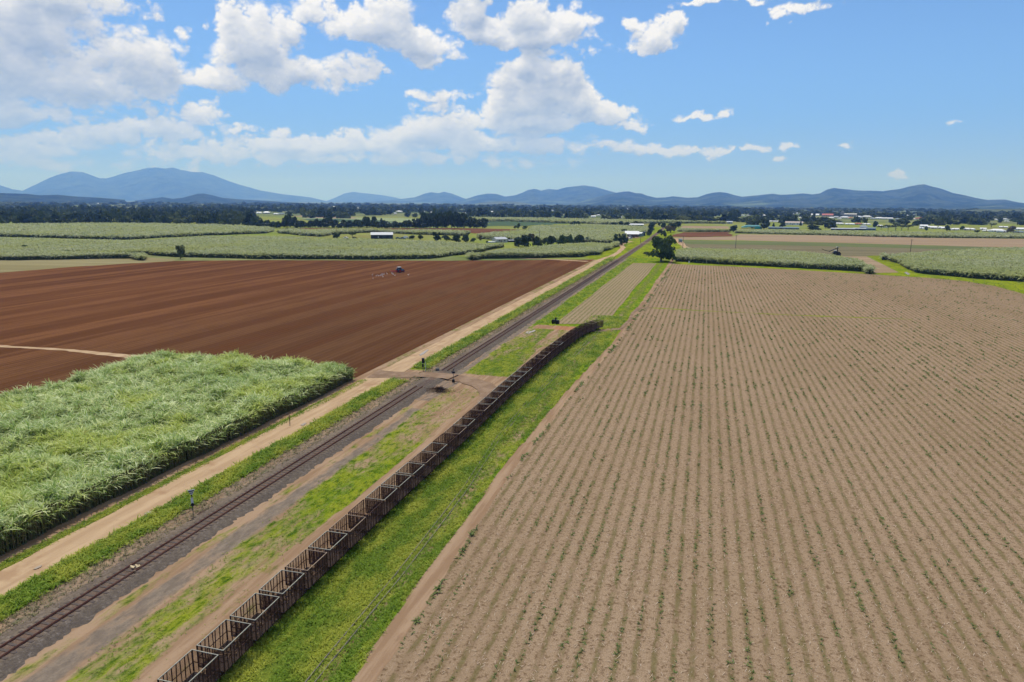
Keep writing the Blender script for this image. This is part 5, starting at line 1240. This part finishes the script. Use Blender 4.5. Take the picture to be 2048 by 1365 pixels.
def harvester():
    x, y = at(1672.5, 513.5); t = empty('cane_harvester', (x, y, .08), R(186), 'dark harvesting machine with raised loading arm standing at the back of the crop block', 'harvester')
    MB().prism([(-2.2, .6), (2.4, .6), (2.6, 2.2), (1.6, 3.0), (-1.6, 3.0), (-2.4, 2.0)], 'y', -1.2, 1.2).build('body', m_black, t)
    MB().box(.2, 1.8, -.8, .8, 3.0, 3.6).build('cab', m_glass, t); MB().box(.1, 1.9, -.9, .9, 3.6, 3.72).build('cab_roof', m_white, t)
    MB().bar((-.6, 0, 3.0), (-.1, 0, 5.6), .5, .4).bar((-.2, 0, 5.5), (4.4, 0, 3.2), .5, .4).bar((-1.2, 0, 5.3), (.2, 0, 5.7), .5, .3).build('loading_arm', m_black, t)
    MB().bar((4.0, 0, 3.0), (7.6, 0, 3.9), .35, .3).bar((7.0, -.5, 3.7), (9.2, 0, 4.6), .5, .2).build('topper', m_rust_d, t)
    MB().prism([(-1.4, 5.6), (.2, 6.3), (.6, 5.9), (-1.2, 5.4)], 'y', -.6, .6).build('hood', m_cream, t)
    for s in (-1, 1): wheel(t, -1.4, s * 1.25, .75, .75, .4, m_black); wheel(t, 1.5, s * 1.25, .6, .6, .4, m_black)
harvester()
def vehicle(u, v, rz, col, label, kind='ute', sc=1.0, name='parked_car', cat='car', z=.1):
    x, y = at(u, v); t = empty(name, (x, y, z), rz, label, cat, None, sc)
    if kind == 'ute': pr = [(-2.3, .45), (2.3, .45), (2.35, 1.0), (1.1, 1.15), (.5, 1.75), (-.7, 1.78), (-.8, 1.05), (-2.3, 1.05)]
    elif kind == 'truck': pr = [(-3.2, .8), (3.0, .8), (3.0, 2.5), (1.6, 2.9), (1.4, 3.3), (-3.2, 3.3)]
    else: pr = [(-2.1, .45), (2.15, .45), (2.15, .95), (1.2, 1.08), (.5, 1.55), (-1.3, 1.6), (-2.05, 1.1)]
    w = 1.15 if kind == 'truck' else .86
    MB().prism(pr, 'y', -w, w).build('body', col, t)
    g = [(.52, 1.12), (.98, 1.12), (.42, 1.66), (-.6, 1.68), (-.66, 1.12)] if kind != 'truck' else [(1.75, 1.7), (2.9, 1.7), (2.9, 2.35), (1.75, 2.7)]
    MB().prism(g, 'y', -w - .006, w + .006).build('window', m_glass, t)
    k = 2.1 if kind == 'truck' else 1.4; r_ = .48 if kind == 'truck' else .34
    for s in (-1, 1):
        for q in (-k, k): MB().cyl((q, s * (w - .05), r_), (q, s * (w + .06), r_), r_, 14).build('wheel', m_tyre, t)
vehicle(691.5, 478, R(5), m_white, 'white pickup parked on the grass left of the farm shed', 'ute')
vehicle(796, 478.5, R(12), m_blueg, 'blue-grey car parked first to the right of the farm shed', 'car')
vehicle(806, 479, R(-8), m_bluep, 'blue car parked second to the right of the farm shed', 'car', 1.1)
vehicle(812, 478, R(20), m_white, 'white van parked third to the right of the farm shed', 'truck', .7, 'parked_van', 'van')
vehicle(1360.5, 486.5, R(-80), m_blueg, 'dark blue-grey truck on the brown track behind the crop block', 'truck', 1.0, 'truck', 'truck', .2)
vehicle(1258.5, 475, R(-10), m_white, 'white pickup parked before the white-roofed shed by the line', 'ute')
vehicle(1261, 479, R(60), m_silver, 'silver car on the yard before the white-roofed shed', 'car')
vehicle(1265, 476.5, R(15), m_black, 'dark car parked right of the white pickup at the shed', 'car')

# ---- buildings
def building(x, y, w, d, h, rz, roofh, m_wall, m_roof, label, cat='house', name='house', group=None, over=.4, wins=3, hip=False, doors=1, lean=None):
    t = empty(name, (x, y, .05), rz, label, cat, group)
    MB().box(-w / 2, w / 2, -d / 2, d / 2, 0, h).build('wall', m_wall, t)
    W_, D_ = w / 2 + over, d / 2 + over; e = h + .003; i = min(d / 2, w / 2 * .6) if hip else 0
    if not hip: MB().prism([(-d / 2, h), (d / 2, h), (0, h + roofh * .97)], 'x', -w / 2 + .02, w / 2 - .02).build('gable', m_wall, t)
    V = [(-W_, -D_, e), (W_, -D_, e), (W_, D_, e), (-W_, D_, e), (-W_ + i, 0, e + roofh), (W_ - i, 0, e + roofh)]
    Vb = [(a, b, c + .12) for a, b, c in V]
    rf = MB().raw(V + Vb, [(0, 1, 5, 4), (2, 3, 4, 5), (6, 10, 11, 7), (8, 11, 10, 9), (0, 6, 7, 1), (2, 8, 9, 3), (1, 7, 11, 5), (2, 5, 11, 8), (0, 4, 10, 6), (3, 9, 10, 4)] + ([(1, 2, 5), (7, 11, 8), (3, 0, 4), (9, 10, 6)] if hip else []))
    rf.build('roof', m_roof, t)
    for k in range(wins):
        xx = -w / 2 + w * (k + .5) / wins
        o = MB().box(xx - .6, xx + .6, -d / 2 - .03, -d / 2 + .02, h * .4, h * .78).build('window', m_glass, t)
    if doors: MB().box(-w * .08 - .5, -w * .08 + .5, -d / 2 - .04, -d / 2 + .01, .02, 2.1).build('door', m_brown, t)
    return t
def pbuild(u, v, wp, hp, dm, rz, roof, m_wall, m_roof, label, **k):
    x, y = at(u, v); s = math.hypot(x, y) / 1365 * math.cos(math.atan((u - 1024) / 1365))
    w = wp * s; h = hp * s; view = math.atan2(-x, -y)          # facade turned towards the viewer, then by rz
    return building(x, y, w, dm, h * (1 - roof), -math.atan2(x, y) + rz, h * roof, m_wall, m_roof, label, **k)
# the long dark farm shed
x, y = at(757, 478.2); t = building(x, y + 7, 19.5, 12, 3.4, R(26), 2.1, m_navy, m_grey, 'long dark blue farm shed with a pale grey gabled roof among the crops', 'shed', 'farm_shed', None, .25, 0, False, 0)
for xx in (-6, -1.5, 5): MB().box(xx - 1.5, xx + 1.5, -6.04, -5.98, .02, 2.7).build('roller_door', m_black, t)
MB().box(-3.6, -2.7, -6.05, -5.98, 1.1, 2.0).build('window', m_silver, t)
pbuild(999, 485, 24, 10, 9, R(28), .38, m_cream, m_grey, 'cream gabled house with grey roof on the lawn beside the grove', wins=2)
x, y = at(985, 486); tag(MB().box(x - 3.5, x + 2, y - 3, y + 3, .1, .9).box(x - 3.7, x + 2.2, y - 3.2, y + 3.2, .9, 1.0).build('low_tank', m_white), 'low white tank in front of the cream gabled house', 'tank')
pbuild(1022, 484.5, 14, 4, 6, R(20), .15, m_black, m_grey, 'low dark carport between the gabled house and the grove', cat='carport', name='carport', wins=0, doors=0)
t = pbuild(1263.5, 474.5, 25, 11.5, 10, R(2), .5, m_brown, m_white, 'white-roofed shed beside the railway with vehicles in front', cat='shed', name='shed', wins=3, over=.8)
pbuild(1281, 473.5, 8, 8, 8, R(-18), .25, m_blueg, m_white, 'blue-grey annex at the right of the white-roofed shed', cat='annex', name='annex', wins=1, doors=0)
pbuild(1288, 472, 5, 8, 6, R(0), .1, m_navy, m_navy, 'small dark shed right of the blue-grey annex', cat='shed', name='shed', wins=0, doors=0)
pbuild(1272, 452.7, 28, 4.5, 14, R(4), .35, m_blueg, m_white, 'long pale-roofed barn among dark trees beyond the big crop field', cat='barn', name='barn', wins=4)
pbuild(1459, 448, 11, 5, 12, 0, .3, m_grey, m_grey, 'small grey shed standing in the far meadow right of the line', cat='shed', name='shed', wins=1)
# nursery with teal roof, long blue-grey shed, factory and dark sheds
def nursery():
    x, y = at(1503, 458); s = math.hypot(x, y) / 1365; t = empty('plant_nursery', (x, y, .05), -math.atan2(x, y), 'plant nursery under a pale and bright teal shade roof', 'nursery')
    w = 36 * s; MB().prism([(-w * .5, 2.4), (-w * .25, 4.6), (w * .35, 4.6), (w * .5, 2.6), (w * .4, 2.3)], 'y', -6, 8).build('shade_roof', flat('pale_teal', (.30, .62, .60), .7), t)
    MB().prism([(w * .12, .3), (w * .5, .3), (w * .5, 2.9), (w * .2, 2.6)], 'y', -6.6, -6.1).build('shade_wall', m_teal, t); MB().box(-w * .5, -w * .2, -6.8, -6.1, 1.6, 2.4).build('shade_edge', m_teal, t)
    for k in range(7): MB().bar((-w * .48 + w * .155 * k, -5.8, 0), (-w * .48 + w * .155 * k, -5.8, 2.7), .25).build('post', m_wood, t)
nursery()
pbuild(1567, 458.5, 56, 4, 20, 0, .3, m_blueg, m_blueg, 'long low blue-grey shed behind the low crop strip', cat='shed', name='shed', wins=6)
pbuild(1592, 459, 7, 3, 6, 0, .2, m_teal, m_teal, 'small bright teal shed at the end of the long blue-grey shed', cat='shed', name='shed', wins=0, doors=0)
pbuild(1588, 450, 32, 6.5, 30, 0, .4, m_white, flat('tan_roofing', (.42, .34, .27), .7), 'wide pale factory with a tan roof among trees', cat='factory', name='factory', wins=5)
pbuild(1547, 444.5, 18, 2.4, 12, 0, .4, m_white, m_white, 'small white-roofed building left of the wide pale factory', name='house', wins=2)
pbuild(1526, 443.5, 7, 2.2, 10, 0, .4, m_grey, m_grey, 'tiny grey house above the teal-roofed nursery', name='house', wins=1)
for (u, wp, hp, l) in [(1674, 22, 4.2, 'left one of the long dark sheds beyond the low crop strip'), (1697, 22, 4, 'brownish middle one of the long dark sheds beyond the low crop strip'), (1719, 22, 4.4, 'third of the long dark sheds beyond the low crop strip'), (1740, 20, 4.8, 'blue right end of the long dark sheds beyond the low crop strip')]:
    pbuild(u, 460.8, wp, hp, 14, 0, .3, m_brown if u == 1697 else m_bluep if u == 1740 else m_navy, m_grey if u != 1740 else m_blueg, l, cat='shed', name='shed', wins=3, group='long dark sheds behind the low crop strip')
pbuild(1727, 456.5, 14, 5, 12, 0, .6, m_grey, flat('slate_roofing', (.22, .26, .30), .6), 'grey round-shouldered shed behind the long dark sheds', cat='shed', name='shed', wins=0, hip=True, doors=0)
# the big buildings of the town
pbuild(1655, 433.5, 20, 5.5, 40, 0, .5, flat('rose_wall', (.50, .36, .32), .8), m_redroof, 'big red-roofed building standing above the trees in the town', cat='building', name='town_building', wins=6)
pbuild(1627, 431.5, 20, 3.5, 26, 0, .6, m_white, m_white, 'wide white roof left of the big red-roofed building', cat='building', name='town_building', wins=4)
t = pbuild(1699, 433.8, 25, 6.2, 30, 0, .25, flat('mauve_wall', (.36, .34, .36), .8), m_cream, 'long cream-topped building beside the square tower in the town', cat='building', name='town_building', wins=8)
x, y = at(1684, 434); s = math.hypot(x, y) / 1365; t = empty('tower', (x, y, 0), -math.atan2(x, y), 'square grey-brown tower at the left end of the cream-topped building', 'tower')
MB().box(-3 * s, 3 * s, -6, 6, 0, 9 * s).build('shaft', flat('tower_wall', (.34, .31, .28), .8), t); MB().box(-1.5 * s, 1.5 * s, -3, 3, 9 * s, 10.3 * s).build('lantern', m_cream, t)
RM = {'w': m_white, 'g': m_grey, 'r': m_redroof, 'b': m_blueg, 'c': m_cream}
RN = {'w': 'white', 'g': 'grey', 'r': 'red', 'b': 'blue-grey', 'c': 'cream'}
def where(l, u):
    if 'town at the right' in l:
        p = 'far left of the red-roofed building' if u < 1560 else 'just left of the red-roofed building' if u < 1645 else 'by the square tower' if u < 1710 else 'right of the square tower' if u < 1770 else 'well right of the square tower' if u < 1900 else 'near the right edge'
        return l.replace('among the trees of the town at the right', 'in the town, ' + p)
    if 'far meadow' in l:
        p = 'behind the long dark sheds' if u < 1790 else 'right of the spreading trees' if u < 1875 else 'in the middle of the row' if u < 1930 else 'towards the right end' if u < 1980 else 'at the right end'
        return l.replace('in the row behind the far meadow', 'beyond the far meadow, ' + p)
    if 'tree belt' in l:
        p = 'above the left tree line' if u < 600 else 'above the farm shed' if u < 830 else 'above the dense grove' if u < 960 else 'above the gabled house' if u < 1080 else 'above the far railway'
        return l.replace('in the tree belt of the middle distance', 'in the far tree belt, ' + p)
    return l
for lab, grp, L_ in HG:
    for k, (u, v, w, h, c) in enumerate(L_):
        pbuild(u, v, w, h, 9 if v > 440 else 13, rnd.uniform(-.25, .25), .5, m_white if c == 'w' and k % 2 else m_cream, RM[c], where(lab.replace('white-roofed', ('small ' if w < 8 else 'wide ' if w > 13 else '') + RN[c] + '-roofed'), u), group=grp, wins=2, hip=(k % 3 != 1))

# ---- poles
def pole(u, v, h, label, arm=True):
    x, y = at(u, v); t = empty('power_pole', (x, y, .05), R(20), label, 'power pole', 'power poles in the fields')
    MB().cyl((0, 0, 0), (0, 0, h), .22, 8, .14).build('post', m_wood, t)
    if arm:
        MB().bar((-1.1, 0, h - .7), (1.1, 0, h - .7), .16).build('cross_arm', m_wood, t)
        for s in (-1, 0, 1): MB().cyl((s * .95, 0, h - .6), (s * .95, 0, h - .3), .07, 6).build('insulator', m_grey, t)
pole(1471, 497, 10, 'wooden power pole behind the left crop block right of the big tree')
pole(1820, 510, 10.5, 'wooden power pole behind the right-hand crop block')
pole(1365.5, 497, 9, 'power pole beside the truck on the brown track')
pole(1079, 487, 10, 'power pole rising in the gap of the grove')
pole(914, 484, 9.5, 'power pole among the trees left of the gabled house')
pole(1281, 487, 6, 'short pole beside the yard of the white-roofed shed', False)
